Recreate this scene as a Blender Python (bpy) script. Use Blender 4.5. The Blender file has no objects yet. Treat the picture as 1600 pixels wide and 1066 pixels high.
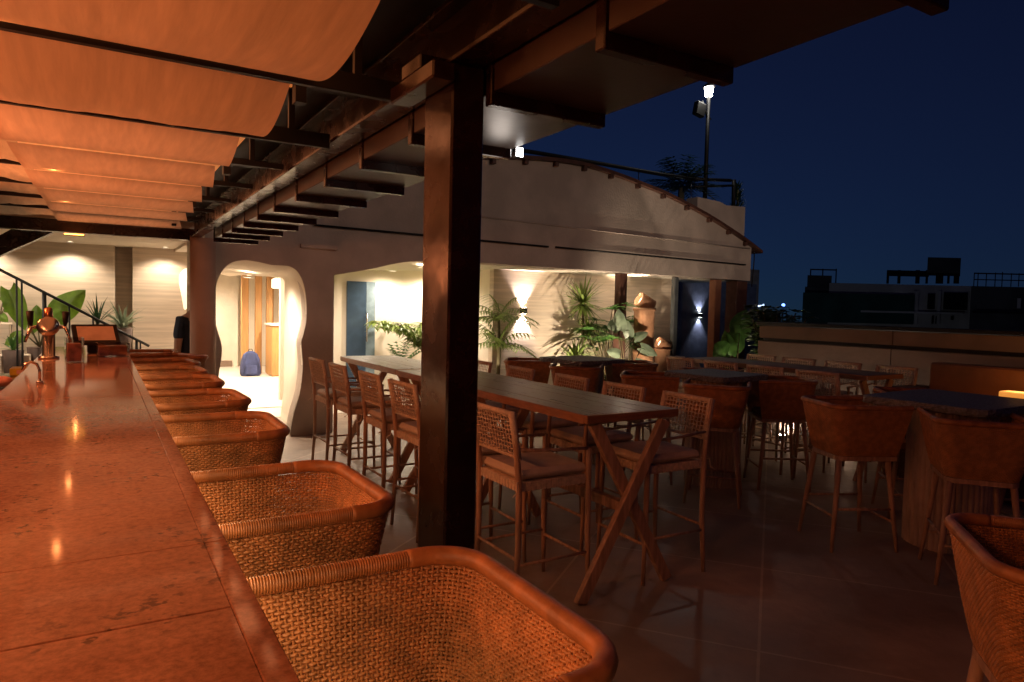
import bpy, math, random
from mathutils import Vector, Matrix
random.seed(7)
R_ = math.radians
SC = bpy.context.scene
COL = SC.collection
# ------------------------------------------------------------------ camera
H = 1.70
AX = Vector((0.8561, -0.5165, 0.0230)); FW = Vector((0.5167, 0.8547, -0.0483))
AX = (AX - FW * AX.dot(FW)).normalized() if False else AX.normalized()
FW = (FW - AX * FW.dot(AX)).normalized()
UP = AX.cross(FW).normalized()
cam_d = bpy.data.cameras.new("camera"); cam = bpy.data.objects.new("camera", cam_d); COL.objects.link(cam)
cam_d.sensor_width = 36; cam_d.lens = 24.0; cam_d.clip_start = 0.02; cam_d.clip_end = 2000
M = Matrix(((AX.x, UP.x, -FW.x, 0), (AX.y, UP.y, -FW.y, 0), (AX.z, UP.z, -FW.z, H), (0, 0, 0, 1)))
cam.matrix_world = M
SC.camera = cam
EYE = Vector((0, 0, H)); F = 1067.0
def ray(px, py): return (AX * ((px - 800) / F) - UP * ((py - 533) / F) + FW)
def onz(px, py, z): d = ray(px, py); return EYE + d * ((z - H) / d.z)
def ony(px, py, y): d = ray(px, py); return EYE + d * (y / d.y)
def onx(px, py, x): d = ray(px, py); return EYE + d * (x / d.x)
def dep(px, py, t): return EYE + ray(px, py) * t
# ------------------------------------------------------------------ world, exposure
W = bpy.data.worlds.new("World"); SC.world = W; W.use_nodes = True
nt = W.node_tree; bg = nt.nodes["Background"]
sky = nt.nodes.new("ShaderNodeTexSky"); sky.sky_type = 'NISHITA'; sky.sun_disc = False
sky.sun_elevation = R_(-2.0); sky.sun_rotation = R_(25); sky.altitude = 50; sky.air_density = 1.0; sky.dust_density = 0.3; sky.ozone_density = 6.0
tint = nt.nodes.new("ShaderNodeMixRGB"); tint.blend_type = 'MULTIPLY'; tint.inputs[0].default_value = 1.0; tint.inputs[2].default_value = (1.75, 1.75, 0.98, 1)
wc = nt.nodes.new("ShaderNodeTexCoord"); wa = nt.nodes.new("ShaderNodeVectorMath"); wa.operation = 'ADD'; wa.inputs[1].default_value = (0, 0, 0.12); wn = nt.nodes.new("ShaderNodeVectorMath"); wn.operation = 'NORMALIZE'
nt.links.new(wc.outputs['Generated'], wa.inputs[0]); nt.links.new(wa.outputs[0], wn.inputs[0]); nt.links.new(wn.outputs[0], sky.inputs[0])
nt.links.new(sky.outputs[0], tint.inputs[1]); nt.links.new(tint.outputs[0], bg.inputs[0]); bg.inputs[1].default_value = 0.135
vs = SC.view_settings; vs.view_transform = 'Standard'; vs.look = 'None'; vs.exposure = 0.0; vs.gamma = 1.0; vs.use_curve_mapping = False
SC.render.engine = 'CYCLES'; cy = SC.cycles
cy.use_denoising = True
try: cy.denoiser = 'OPENIMAGEDENOISE'
except Exception: pass
cy.max_bounces = 6; cy.diffuse_bounces = 3; cy.glossy_bounces = 3; cy.transmission_bounces = 4; cy.transparent_max_bounces = 6
cy.sample_clamp_indirect = 4.0; cy.caustics_reflective = False; cy.caustics_refractive = False
# ------------------------------------------------------------------ materials
MATS = {}
def mat(name, col, rough=0.6, metal=0.0, spec=0.5, var=0.15, scale=6.0, bump=0.0, bscale=40.0, stretch=None, coat=0.0, col2=None, mix=(0.4, 0.65), emit=None, estr=0.0, trans=0.0, alpha=1.0, sub=0.0, rvar=0.0, detail=5.0):
    if name in MATS: return MATS[name]
    m = bpy.data.materials.new(name); m.use_nodes = True; n = m.node_tree.nodes; l = m.node_tree.links
    b = n["Principled BSDF"]
    b.inputs["Roughness"].default_value = rough; b.inputs["Metallic"].default_value = metal
    b.inputs["Specular IOR Level"].default_value = spec; b.inputs["Coat Weight"].default_value = coat
    b.inputs["Coat Roughness"].default_value = 0.06
    if trans: b.inputs["Transmission Weight"].default_value = trans
    if emit: b.inputs["Emission Color"].default_value = (*emit, 1); b.inputs["Emission Strength"].default_value = estr
    tc = n.new("ShaderNodeTexCoord"); mp = n.new("ShaderNodeMapping"); l.new(tc.outputs["Object"], mp.inputs[0])
    if stretch: mp.inputs["Scale"].default_value = stretch
    c2 = col2 or tuple(max(0, c * (1 - var * 2)) for c in col)
    nz = n.new("ShaderNodeTexNoise"); nz.inputs["Scale"].default_value = scale; nz.inputs["Detail"].default_value = detail
    l.new(mp.outputs[0], nz.inputs["Vector"])
    rp = n.new("ShaderNodeValToRGB"); rp.color_ramp.elements[0].position = mix[0]; rp.color_ramp.elements[1].position = mix[1]
    rp.color_ramp.elements[0].color = (*c2, 1); rp.color_ramp.elements[1].color = (*col, 1)
    l.new(nz.outputs["Fac"], rp.inputs[0]); l.new(rp.outputs[0], b.inputs["Base Color"])
    if rvar:
        mr = n.new("ShaderNodeMapRange"); mr.inputs["To Min"].default_value = max(0.02, rough - rvar); mr.inputs["To Max"].default_value = min(1, rough + rvar)
        mr.inputs["From Min"].default_value = 0.3; mr.inputs["From Max"].default_value = 0.7
        l.new(nz.outputs["Fac"], mr.inputs[0]); l.new(mr.outputs[0], b.inputs["Roughness"])
    if bump:
        n2 = n.new("ShaderNodeTexNoise"); n2.inputs["Scale"].default_value = bscale; n2.inputs["Detail"].default_value = 6
        l.new(mp.outputs[0], n2.inputs["Vector"])
        bp = n.new("ShaderNodeBump"); bp.inputs["Strength"].default_value = bump; bp.inputs["Distance"].default_value = 0.02
        l.new(n2.outputs["Fac"], bp.inputs["Height"]); l.new(bp.outputs[0], b.inputs["Normal"])
    if alpha < 1: b.inputs["Alpha"].default_value = alpha
    if sub:  # thin translucent surface (cloth, leaf)
        out = n["Material Output"]; tr = n.new("ShaderNodeBsdfTranslucent"); l.new(rp.outputs[0], tr.inputs[0])
        mx = n.new("ShaderNodeMixShader"); mx.inputs[0].default_value = sub
        l.new(b.outputs[0], mx.inputs[1]); l.new(tr.outputs[0], mx.inputs[2]); l.new(mx.outputs[0], out.inputs[0])
    MATS[name] = m; return m
def glow(name, col, strength):
    return mat(name, (0.8, 0.8, 0.8), emit=col, estr=strength, var=0)
m_facade = mat("facade_plaster", (0.56, 0.47, 0.40), 0.85, var=0.11, scale=1.9, bump=0.25, bscale=30)
m_cream = mat("cream_plaster", (0.80, 0.72, 0.60), 0.8, var=0.05, scale=2, bump=0.12, bscale=25)
m_trav = mat("travertine", (0.66, 0.55, 0.43), 0.6, var=0.1, scale=3.0, stretch=(0.5, 0.5, 9.0), bump=0.12, bscale=8)
m_steel = mat("brown_gloss_steel", (0.022, 0.009, 0.006), 0.24, spec=0.36, var=0.2, scale=9, bump=0.05, bscale=14, rvar=0.08)
m_black = mat("black_metal", (0.010, 0.009, 0.009), 0.55, spec=0.3, var=0.2, bump=0.03)
m_deck = mat("deck_panel_paint", (0.035, 0.021, 0.016), 0.42, var=0.12, scale=5, bump=0.08, bscale=9)
m_fabric = mat("canopy_fabric", (0.74, 0.60, 0.47), 0.9, var=0.06, scale=5, stretch=(7, 0.7, 0.7), bump=0.18, bscale=3.2, sub=0.25)
m_fabric2 = mat("canopy_fabric_pale", (0.76, 0.70, 0.56), 0.9, var=0.08, scale=4, stretch=(5, 1.2, 1), bump=0.5, bscale=4, sub=0.2)
m_rattan = mat("rattan", (0.56, 0.255, 0.095), 0.45, var=0.16, scale=22, bump=0.1, bscale=120)
m_rim = mat("rattan_binding", (0.46, 0.19, 0.065), 0.40, var=0.15, scale=22, bump=0.05)
m_leather = mat("tan_leather", (0.46, 0.18, 0.06), 0.46, var=0.2, scale=16, bump=0.08, bscale=90)
m_wood = mat("teak", (0.56, 0.34, 0.225), 0.5, var=0.18, scale=5, stretch=(8, 8, 1), bump=0.08, bscale=30)
m_top = mat("table_board", (0.25, 0.165, 0.115), 0.34, var=0.2, scale=4, stretch=(14, 1, 14), bump=0.10, bscale=14, rvar=0.08)
m_apron = mat("table_edge_wood", (0.36, 0.16, 0.075), 0.45, var=0.15, scale=5, stretch=(2, 2, 12), bump=0.05)
m_cush = mat("cushion_cloth", (0.68, 0.54, 0.42), 0.9, var=0.06, scale=18, bump=0.15, bscale=160)
m_rope = mat("rope_cord", (0.72, 0.55, 0.41), 0.8, var=0.12, scale=40, bump=0.15, bscale=150)
m_tubcush = mat("dark_seat_cloth", (0.10, 0.065, 0.045), 0.9, var=0.1)
m_terraz = mat("terrazzo", (0.26, 0.26, 0.27), 0.6, spec=0.3, var=0.25, scale=60, bump=0.2, bscale=25)
m_plinth = mat("fluted_plinth", (0.56, 0.42, 0.33), 0.7, var=0.08, scale=10, bump=0.05)
m_terra = mat("terracotta", (0.50, 0.25, 0.13), 0.8, var=0.18, scale=5, bump=0.3, bscale=30)
m_blue = mat("blue_door_paint", (0.045, 0.075, 0.12), 0.2, var=0.1)
m_white = mat("white_paint", (0.78, 0.76, 0.72), 0.5, var=0.03)
m_chrome = mat("brushed_metal", (0.62, 0.58, 0.55), 0.22, metal=1.0, var=0.1)
m_column = mat("column_plaster", (0.52, 0.36, 0.28), 0.75, var=0.08, scale=3, bump=0.15)
m_brick = mat("trim_wood_dark", (0.11, 0.045, 0.03), 0.55, var=0.15, scale=8)
m_conc = mat("parapet_concrete", (0.27, 0.19, 0.14), 0.75, var=0.12, scale=2, bump=0.2, bscale=14)
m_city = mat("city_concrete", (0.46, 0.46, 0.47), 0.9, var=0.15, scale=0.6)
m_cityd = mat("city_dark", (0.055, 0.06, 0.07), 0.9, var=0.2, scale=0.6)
m_net = mat("green_netting", (0.015, 0.06, 0.055), 0.9, var=0.2, scale=0.8)
m_ground = mat("ground_earth", (0.05, 0.05, 0.05), 0.95, var=0.2, scale=0.05)
m_roomfloor = mat("room_floor_tile", (0.74, 0.68, 0.60), 0.35, var=0.04, scale=2)
m_leaf = mat("leaf_green", (0.10, 0.24, 0.05), 0.45, var=0.25, scale=7, sub=0.25)
m_leafl = mat("leaf_light", (0.24, 0.34, 0.08), 0.45, var=0.2, scale=7, sub=0.25)
m_leafd = mat("leaf_dark", (0.022, 0.065, 0.018), 0.4, var=0.25, scale=7, sub=0.2)
m_leafs = mat("leaf_silver", (0.26, 0.33, 0.22), 0.4, var=0.2, scale=5, sub=0.25)
m_stem = mat("plant_stem", (0.16, 0.13, 0.06), 0.7, var=0.2)
m_soil = mat("pot_clay_dark", (0.10, 0.06, 0.045), 0.8, var=0.2)
def glassmat(name, col, a, rough=0.03):
    m = bpy.data.materials.new(name); m.use_nodes = True; n = m.node_tree.nodes; l = m.node_tree.links
    gl = n.new("ShaderNodeBsdfGlossy"); gl.inputs["Roughness"].default_value = rough; gl.inputs["Color"].default_value = (0.9, 0.95, 1, 1)
    tr = n.new("ShaderNodeBsdfTransparent"); tr.inputs[0].default_value = (*col, 1)
    fr = n.new("ShaderNodeLayerWeight"); fr.inputs[0].default_value = 0.5
    pw = n.new("ShaderNodeMath"); pw.operation = 'POWER'; pw.inputs[1].default_value = 4.0; l.new(fr.outputs["Facing"], pw.inputs[0])
    ad = n.new("ShaderNodeMath"); ad.operation = 'MULTIPLY_ADD'; ad.inputs[1].default_value = 0.8; ad.inputs[2].default_value = 0.03 + a; l.new(pw.outputs[0], ad.inputs[0])
    mx = n.new("ShaderNodeMixShader"); l.new(ad.outputs[0], mx.inputs[0]); l.new(tr.outputs[0], mx.inputs[1]); l.new(gl.outputs[0], mx.inputs[2])
    l.new(mx.outputs[0], n["Material Output"].inputs[0]); return m
m_glass = glassmat("clear_glass", (0.9, 0.95, 0.95), 0.0)
m_tint = glassmat("blue_tinted_glass", (0.72, 0.82, 0.95), 0.12)
def stone_mat():
    m = bpy.data.materials.new("red_travertine"); m.use_nodes = True; n = m.node_tree.nodes; l = m.node_tree.links; b = n["Principled BSDF"]
    tc = n.new("ShaderNodeTexCoord")
    def noise(sc, det, ro=0.6):
        x = n.new("ShaderNodeTexNoise"); x.inputs["Scale"].default_value = sc; x.inputs["Detail"].default_value = det; x.inputs["Roughness"].default_value = ro; l.new(tc.outputs["Object"], x.inputs["Vector"]); return x
    def ramp(src, p0, c0, p1, c1):
        r = n.new("ShaderNodeValToRGB"); r.color_ramp.elements[0].position = p0; r.color_ramp.elements[0].color = c0; r.color_ramp.elements[1].position = p1; r.color_ramp.elements[1].color = c1; l.new(src.outputs["Fac"], r.inputs[0]); return r
    big = ramp(noise(4.5, 7, 0.68), 0.30, (0.37, 0.18, 0.11, 1), 0.70, (0.62, 0.37, 0.25, 1))
    grain = ramp(noise(85, 4, 0.7), 0.35, (0.68, 0.66, 0.64, 1), 0.60, (1.12, 1.12, 1.12, 1))
    mx0 = n.new("ShaderNodeMixRGB"); mx0.blend_type = 'MULTIPLY'; mx0.inputs[0].default_value = 1; l.new(big.outputs[0], mx0.inputs[1]); l.new(grain.outputs[0], mx0.inputs[2])
    pit = ramp(noise(62, 3, 0.5), 0.57, (0, 0, 0, 1), 0.66, (1, 1, 1, 1)); clump = ramp(noise(6.5, 3, 0.6), 0.43, (0, 0, 0, 1), 0.62, (0.95, 0.95, 0.95, 1))
    mul = n.new("ShaderNodeMath"); mul.operation = 'MULTIPLY'; l.new(pit.outputs[0], mul.inputs[0]); l.new(clump.outputs[0], mul.inputs[1])
    mx = n.new("ShaderNodeMixRGB"); l.new(mul.outputs[0], mx.inputs[0]); l.new(mx0.outputs[0], mx.inputs[1]); mx.inputs[2].default_value = (0.13, 0.075, 0.055, 1)
    l.new(mx.outputs[0], b.inputs["Base Color"])
    b.inputs["Roughness"].default_value = 0.08; b.inputs["Specular IOR Level"].default_value = 0.7
    return m
m_stone = stone_mat()
def floor_mat():
    m = bpy.data.materials.new("terrace_stone"); m.use_nodes = True; n = m.node_tree.nodes; l = m.node_tree.links; b = n["Principled BSDF"]
    tc = n.new("ShaderNodeTexCoord"); mp = n.new("ShaderNodeMapping"); mp.inputs["Rotation"].default_value = (0, 0, R_(-38)); l.new(tc.outputs["Object"], mp.inputs[0])
    br = n.new("ShaderNodeTexBrick"); br.offset = 0.0; br.inputs["Scale"].default_value = 1.0; br.inputs["Brick Width"].default_value = 1.2; br.inputs["Row Height"].default_value = 1.2
    br.inputs["Mortar Size"].default_value = 0.009; br.inputs["Mortar Smooth"].default_value = 0.3
    br.inputs["Color1"].default_value = (0.41, 0.315, 0.25, 1); br.inputs["Color2"].default_value = (0.36, 0.275, 0.22, 1); br.inputs["Mortar"].default_value = (0.56, 0.45, 0.35, 1)
    l.new(mp.outputs[0], br.inputs["Vector"])
    a = n.new("ShaderNodeTexNoise"); a.inputs["Scale"].default_value = 1.7; a.inputs["Detail"].default_value = 8; a.inputs["Roughness"].default_value = 0.65; l.new(tc.outputs["Object"], a.inputs["Vector"])
    rp = n.new("ShaderNodeValToRGB"); rp.color_ramp.elements[0].position = 0.3; rp.color_ramp.elements[0].color = (0.66, 0.62, 0.60, 1); rp.color_ramp.elements[1].position = 0.7; rp.color_ramp.elements[1].color = (1.1, 1.1, 1.1, 1)
    l.new(a.outputs["Fac"], rp.inputs[0])
    mx = n.new("ShaderNodeMixRGB"); mx.blend_type = 'MULTIPLY'; mx.inputs[0].default_value = 1; l.new(br.outputs["Color"], mx.inputs[1]); l.new(rp.outputs[0], mx.inputs[2])
    l.new(mx.outputs[0], b.inputs["Base Color"])
    mr = n.new("ShaderNodeMapRange"); mr.inputs["From Min"].default_value = 0.3; mr.inputs["From Max"].default_value = 0.7; mr.inputs["To Min"].default_value = 0.30; mr.inputs["To Max"].default_value = 0.62
    b.inputs["Specular IOR Level"].default_value = 0.3
    l.new(a.outputs["Fac"], mr.inputs[0]); l.new(mr.outputs[0], b.inputs["Roughness"])
    c = n.new("ShaderNodeTexNoise"); c.inputs["Scale"].default_value = 7; c.inputs["Detail"].default_value = 8; l.new(tc.outputs["Object"], c.inputs["Vector"])
    bp = n.new("ShaderNodeBump"); bp.inputs["Strength"].default_value = 0.35; bp.inputs["Distance"].default_value = 0.02; l.new(c.outputs["Fac"], bp.inputs["Height"]); l.new(bp.outputs[0], b.inputs["Normal"])
    return m
m_floor = floor_mat()
# ------------------------------------------------------------------ mesh helpers
class P:
    def __init__(s): s.v = []; s.f = []; s.sm = []
    def add(s, vs, fs, smooth=False):
        o = len(s.v); s.v += [tuple(x) for x in vs]; s.f += [tuple(i + o for i in f) for f in fs]; s.sm += [smooth] * len(fs)
    def box(s, x0, x1, y0, y1, z0, z1, mtx=None):
        vs = [Vector((x, y, z)) for z in (z0, z1) for y in (y0, y1) for x in (x0, x1)]
        if mtx is not None: vs = [mtx @ v for v in vs]
        s.add(vs, [(0, 2, 3, 1), (4, 5, 7, 6), (0, 1, 5, 4), (2, 6, 7, 3), (0, 4, 6, 2), (1, 3, 7, 5)]); return s
    def bbox(s, x0, x1, y0, y1, z0, z1, c=0.01, mtx=None):
        # box with chamfered edges
        vs = []; ix = {}
        for sx, X, xs in ((0, x0, c), (1, x1, -c)):
            for sy, Y, ys in ((0, y0, c), (1, y1, -c)):
                for sz, Z, zs in ((0, z0, c), (1, z1, -c)):
                    for k, (dx, dy, dz) in enumerate(((0, ys, zs), (xs, 0, zs), (xs, ys, 0))):
                        ix[(sx, sy, sz, k)] = len(vs); vs.append(Vector((X + dx, Y + dy, Z + dz)))
        fs = []
        for a in (0, 1):
            q = [(a, 0, 0, 0), (a, 0, 1, 0), (a, 1, 1, 0), (a, 1, 0, 0)]; fs.append(tuple(ix[i] for i in (q if a == 0 else q[::-1])))
            q = [(0, a, 0, 1), (1, a, 0, 1), (1, a, 1, 1), (0, a, 1, 1)]; fs.append(tuple(ix[i] for i in (q if a == 0 else q[::-1])))
            q = [(0, 0, a, 2), (0, 1, a, 2), (1, 1, a, 2), (1, 0, a, 2)]; fs.append(tuple(ix[i] for i in (q if a == 0 else q[::-1])))
        for a in (0, 1):
            for b in (0, 1):
                fs.append((ix[(0, a, b, 1)], ix[(1, a, b, 1)], ix[(1, a, b, 2)], ix[(0, a, b, 2)]))
                fs.append((ix[(a, 0, b, 0)], ix[(a, 1, b, 0)], ix[(a, 1, b, 2)], ix[(a, 0, b, 2)]))
                fs.append((ix[(a, b, 0, 0)], ix[(a, b, 1, 0)], ix[(a, b, 1, 1)], ix[(a, b, 0, 1)]))
                for d in (0, 1): fs.append((ix[(a, b, d, 0)], ix[(a, b, d, 1)], ix[(a, b, d, 2)]))
        if mtx is not None: vs = [mtx @ v for v in vs]
        s.add(vs, fs); return s
    def tube(s, pts, r, n=8, cap=True, smooth=True, flat=1.0, upv=None):
        pts = [Vector(p) for p in pts]; k = len(pts); rs = r if isinstance(r, (list, tuple)) else [r] * k
        vs = []; prev = None
        for i, p in enumerate(pts):
            t = (pts[min(i + 1, k - 1)] - pts[max(i - 1, 0)]).normalized()
            if prev is None:
                u = upv or (Vector((0, 0, 1)) if abs(t.z) < 0.9 else Vector((1, 0, 0)))
                a = t.cross(u).normalized()
            else:
                a = (prev - t * prev.dot(t)).normalized()
            prev = a; b = a.cross(t).normalized()
            for j in range(n):
                an = 2 * math.pi * j / n
                vs.append(p + a * math.cos(an) * rs[i] + b * math.sin(an) * rs[i] * flat)
        fs = [(i * n + j, i * n + (j + 1) % n, (i + 1) * n + (j + 1) % n, (i + 1) * n + j) for i in range(k - 1) for j in range(n)]
        if cap: fs += [tuple(range(n - 1, -1, -1)), tuple((k - 1) * n + j for j in range(n))]
        s.add(vs, fs, smooth); return s
    def lathe(s, prof, n=24, c=(0, 0, 0), mtx=None, smooth=True, cap=True):
        vs = []
        for (r, z) in prof:
            for j in range(n):
                an = 2 * math.pi * j / n; vs.append(Vector((c[0] + r * math.cos(an), c[1] + r * math.sin(an), c[2] + z)))
        k = len(prof)
        fs = [(i * n + j, i * n + (j + 1) % n, (i + 1) * n + (j + 1) % n, (i + 1) * n + j) for i in range(k - 1) for j in range(n)]
        if cap: fs += [tuple(range(n - 1, -1, -1)), tuple((k - 1) * n + j for j in range(n))]
        if mtx is not None: vs = [mtx @ v for v in vs]
        s.add(vs, fs, smooth); return s
    def grid(s, rows, smooth=True, closed=False):
        m_, n_ = len(rows), len(rows[0]); vs = [p for r in rows for p in r]; nn = n_ if closed else n_ - 1
        fs = [(i * n_ + j, i * n_ + (j + 1) % n_, (i + 1) * n_ + (j + 1) % n_, (i + 1) * n_ + j) for i in range(m_ - 1) for j in range(nn)]
        s.add(vs, fs, smooth); return s
    def prism(s, poly, y0, y1, fn=None):
        # poly in (x,z) convex-ish / simple, extruded in y ; caps as n-gons
        n_ = len(poly); vs = [Vector((x, y0, z)) for x, z in poly] + [Vector((x, y1, z)) for x, z in poly]
        if fn: vs = [fn(v) for v in vs]
        fs = [(i, (i + 1) % n_, n_ + (i + 1) % n_, n_ + i) for i in range(n_)] + [tuple(range(n_ - 1, -1, -1)), tuple(range(n_, 2 * n_))]
        s.add(vs, fs); return s
    def mesh(s, name, m):
        me = bpy.data.meshes.new(name); me.from_pydata(s.v, [], s.f); me.polygons.foreach_set("use_smooth", s.sm)
        me.materials.append(m); me.update(); return me
    def build(s, name, m, parent=None, kind=None, label=None):
        o = bpy.data.objects.new(name, s.mesh(name, m)); COL.objects.link(o)
        if parent: o.parent = parent
        if kind: o["kind"] = kind
        if label: o["label"] = label
        return o
def tag(o, label, cat, group=None):
    o["label"] = label; o["category"] = cat
    if group: o["group"] = group
    return o
def thing(name, label, cat, loc=(0, 0, 0), rz=0, group=None):
    o = bpy.data.objects.new(name, None); COL.objects.link(o); o.location = loc; o.rotation_euler = (0, 0, rz); o.empty_display_size = 0.1
    return tag(o, label, cat, group)
def copy_tree(o, parent=None):
    c = o.copy(); COL.objects.link(c); c.parent = parent
    for ch in list(o.children): copy_tree(ch, c)
    return c
def light(kind, name, loc, energy, col, parent=None, size=0.05, rot=None, spot=None, blend=0.5, sizey=None, target=None):
    d = bpy.data.lights.new(name, kind); d.energy = energy; d.color = col
    if kind == 'AREA':
        d.size = size
        if sizey: d.shape = 'RECTANGLE'; d.size_y = sizey
    else: d.shadow_soft_size = size
    if spot: d.spot_size = R_(spot); d.spot_blend = blend
    o = bpy.data.objects.new(name, d); COL.objects.link(o); o.location = loc
    if target is not None: o.rotation_euler = (Vector(target) - Vector(loc)).to_track_quat('-Z', 'Y').to_euler()
    elif rot: o.rotation_euler = rot
    if parent: o.parent = parent
    return o
def catmull(pts, sub=6, closed=False):
    out = []; n_ = len(pts); rng = n_ if closed else n_ - 1
    for i in range(rng):
        g = lambda k: Vector(pts[k % n_]) if closed else Vector(pts[max(0, min(n_ - 1, k))])
        p0, p1, p2, p3 = g(i - 1), g(i), g(i + 1), g(i + 2)
        for j in range(sub):
            t = j / sub
            out.append(0.5 * ((2 * p1) + (p2 - p0) * t + (2 * p0 - 5 * p1 + 4 * p2 - p3) * t * t + (3 * p1 - p0 - 3 * p2 + p3) * t ** 3))
    if not closed: out.append(Vector(pts[-1]))
    return out
def fill(name, outer, y, thick, m, parent=None, fn=None):
    """simple (x,z) polygon, extruded in +y by thick, tessellated"""
    from mathutils.geometry import tessellate_polygon
    pv = [Vector((p[0], p[1], 0)) for p in outer]; n_ = len(pv)
    tri = tessellate_polygon([pv]); p = P()
    vs = [Vector((q[0], y, q[1])) for q in outer] + [Vector((q[0], y + thick, q[1])) for q in outer]
    if fn: vs = [fn(v) for v in vs]
    p.add(vs, [tuple(t) for t in tri] + [tuple(n_ + i for i in reversed(t)) for t in tri] + [(i, (i + 1) % n_, n_ + (i + 1) % n_, n_ + i) for i in range(n_)])
    o = p.build(name, m, parent)
    import bmesh
    b = bmesh.new(); b.from_mesh(o.data); bmesh.ops.recalc_face_normals(b, faces=b.faces); b.to_mesh(o.data); b.free()
    return o
# =================================================================== SETTING
o = P().grid([[Vector((x, y, -14)) for x in (-900, -200, 0, 200, 900)] for y in (-300, 0, 200, 600, 1200)]).build("ground", m_ground, kind="structure")
o = P().box(-6, 12.5, -6, 19.5, -0.35, 0).build("terrace_floor", m_floor, kind="structure")
o = P().bbox(-4, 0.80, -3, 7.9, 0.004, 0.13, 0.008).build("bar_platform", m_floor, kind="structure")
# =================================================================== PERGOLA
pg = thing("pergola", "dark glossy brown steel pergola with joists above the bar", "pergola", (0.86, 1.8, 0.13))
def pbuild(p, name, m, parent=pg, **k):
    o = p.build(name, m, parent, **k)
    if parent is pg: o.matrix_parent_inverse = Matrix.Translation((-0.86, -1.8, -0.13))
    return o
# post (hollow section with web edges)
PX0, PX1, PY0, PY1 = 0.866, 0.972, 1.794, 1.987
p = P(); p.bbox(PX0, PX1, PY0, PY1, 0.13, 2.398, 0.006)
pbuild(p, "post", m_steel)
p = P(); p.box(PX0 - 0.06, PX1 + 0.06, PY0 - 0.06, PY1 + 0.06, 0.13, 0.15); pbuild(p, "base_plate", m_steel)
p = P(); p.bbox(PX0 - 0.075, PX0 - 0.004, PY0 - 0.03, PY1 + 0.10, 2.335, 2.385, 0.005); p.bbox(PX0 - 0.07, PX0 + 0.02, PY0 + 0.07, PY1 + 0.02, 2.386, 2.43, 0.004)
pbuild(p, "bracket", m_steel)
# main beam: I section running along the bar
p = P()
p.bbox(0.866, 0.968, -2.0, 8.42, 2.402, 2.416, 0.002); p.box(0.91, 0.925, -2.0, 8.42, 2.418, 2.57); p.bbox(0.866, 0.968, -2.0, 8.42, 2.572, 2.588, 0.002)
pbuild(p, "main_beam", m_steel)
JY = [-0.95, -0.4, 0.17, 0.722, 1.245, 1.767, 2.36, 2.915, 3.47, 4.07, 4.65, 5.2, 5.75, 6.3, 6.85, 7.4]
jm = P().bbox(0.978, 1.404, 0, 0.035, 2.291, 2.44, 0.003).mesh("joist", m_steel)
for y in JY:
    o = bpy.data.objects.new("joist", jm); COL.objects.link(o); o.parent = pg; o.matrix_parent_inverse = Matrix.Translation((-0.86, -1.8, -0.13)); o.location = (0, y, 0)
for a, b in zip(JY[:-1], JY[1:]):
    p = P(); p.bbox(0.986, 1.404, a + 0.037, b - 0.002, 2.329, 2.445, 0.003); pbuild(p, "deck_panel", m_deck)
p = P(); p.box(-4.4, 1.05, -2.0, 8.69, 2.60, 2.65); p.box(1.05, 1.41, -2.0, 7.6, 2.60, 2.65); pbuild(p, "roof_panel", m_black)
# battens and hangers over the bar
ATT = [0.39, 1.26, 2.13, 3.0, 3.87, 4.74, 5.61, 6.48, 7.35, 8.40]
def zat(y): return 2.37 + max(0, y - 2) * 0.0175
for y in ATT[:-1]:
    lo = 0.012 if y < 3.5 else -0.02
    p = P(); p.bbox(-2.2, 0.862, y - 0.006, y + 0.022, zat(y) - lo, zat(y) + 0.05, 0.003); pbuild(p, "batten", m_black)
    for x in (0.70, -0.45, -1.6):
        p = P(); p.box(x - 0.012, x + 0.012, y - 0.004, y + 0.018, zat(y) + 0.031, 2.60); pbuild(p, "hanger", m_black)
p = P(); p.bbox(-3.0, 0.98, 8.43, 8.53, 2.375, 2.50, 0.004); pbuild(p, "cross_beam", m_steel)
for y in (0.9, 2.6, 4.3, 6.0, 7.6):
    p = P(); p.box(0.62, 0.66, y, y + 0.05, 2.44, 2.60); p.box(0.62, 0.862, y, y + 0.04, 2.50, 2.54); pbuild(p, "side_hanger", m_black)
# fabric canopy: swags hung from batten to batten
fc = thing("fabric_canopy", "cream fabric swags glowing orange above the bar counter", "canopy", (0.1, 4.0, 2.35))
def swag(y0, y1, xl, xr0, xr1, sag, dz=0.0, seed=0, nx=44, ny=22):
    rnd = random.Random(seed); ph = [rnd.uniform(0, 6.28) for _ in range(8)]
    rows = []
    for j in range(ny + 1):
        t = j / ny; y = y0 + 0.02 + (y1 - y0 - 0.03) * t; xr = xr0 + (xr1 - xr0) * t; row = []
        for i in range(nx + 1):
            s = i / nx; x = xl + (xr - xl) * s
            z = zat(y0) * (1 - t) + zat(y1) * t + 0.002 + dz - sag * 4 * t * (1 - t) * (1 + 0.05 * math.sin(x * 3 + ph[7]))
            e = 4 * t * (1 - t)
            z += 0.0035 * e * math.sin(x * 15 + ph[0] + 1.2 * math.sin(t * 3 + ph[1])) + 0.0014 * e * math.sin(x * 41 + ph[2] + 2 * t) + 0.0009 * (0.2 + e) * math.sin(x * 83 + ph[3] - 3 * t)
            row.append(Vector((x, y, z)))
        rows.append(row)
    return rows
for k in range(len(ATT) - 1):
    xr = lambda y: 0.5 + max(0, min(1, (y - 3.4) / 5.0)) * 0.22
    sg = 0.066 if k < 3 else 0.022 if k < 4 else 0.008
    rows = swag(ATT[k], ATT[k + 1], -0.36 if k >= 4 else -0.62, xr(ATT[k]), xr(ATT[k + 1]) + 0.06, sg, seed=k)
    o = P().grid(rows).build("swag", m_fabric, fc); o.matrix_parent_inverse = Matrix.Translation((-0.1, -4.0, -2.35))
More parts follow.
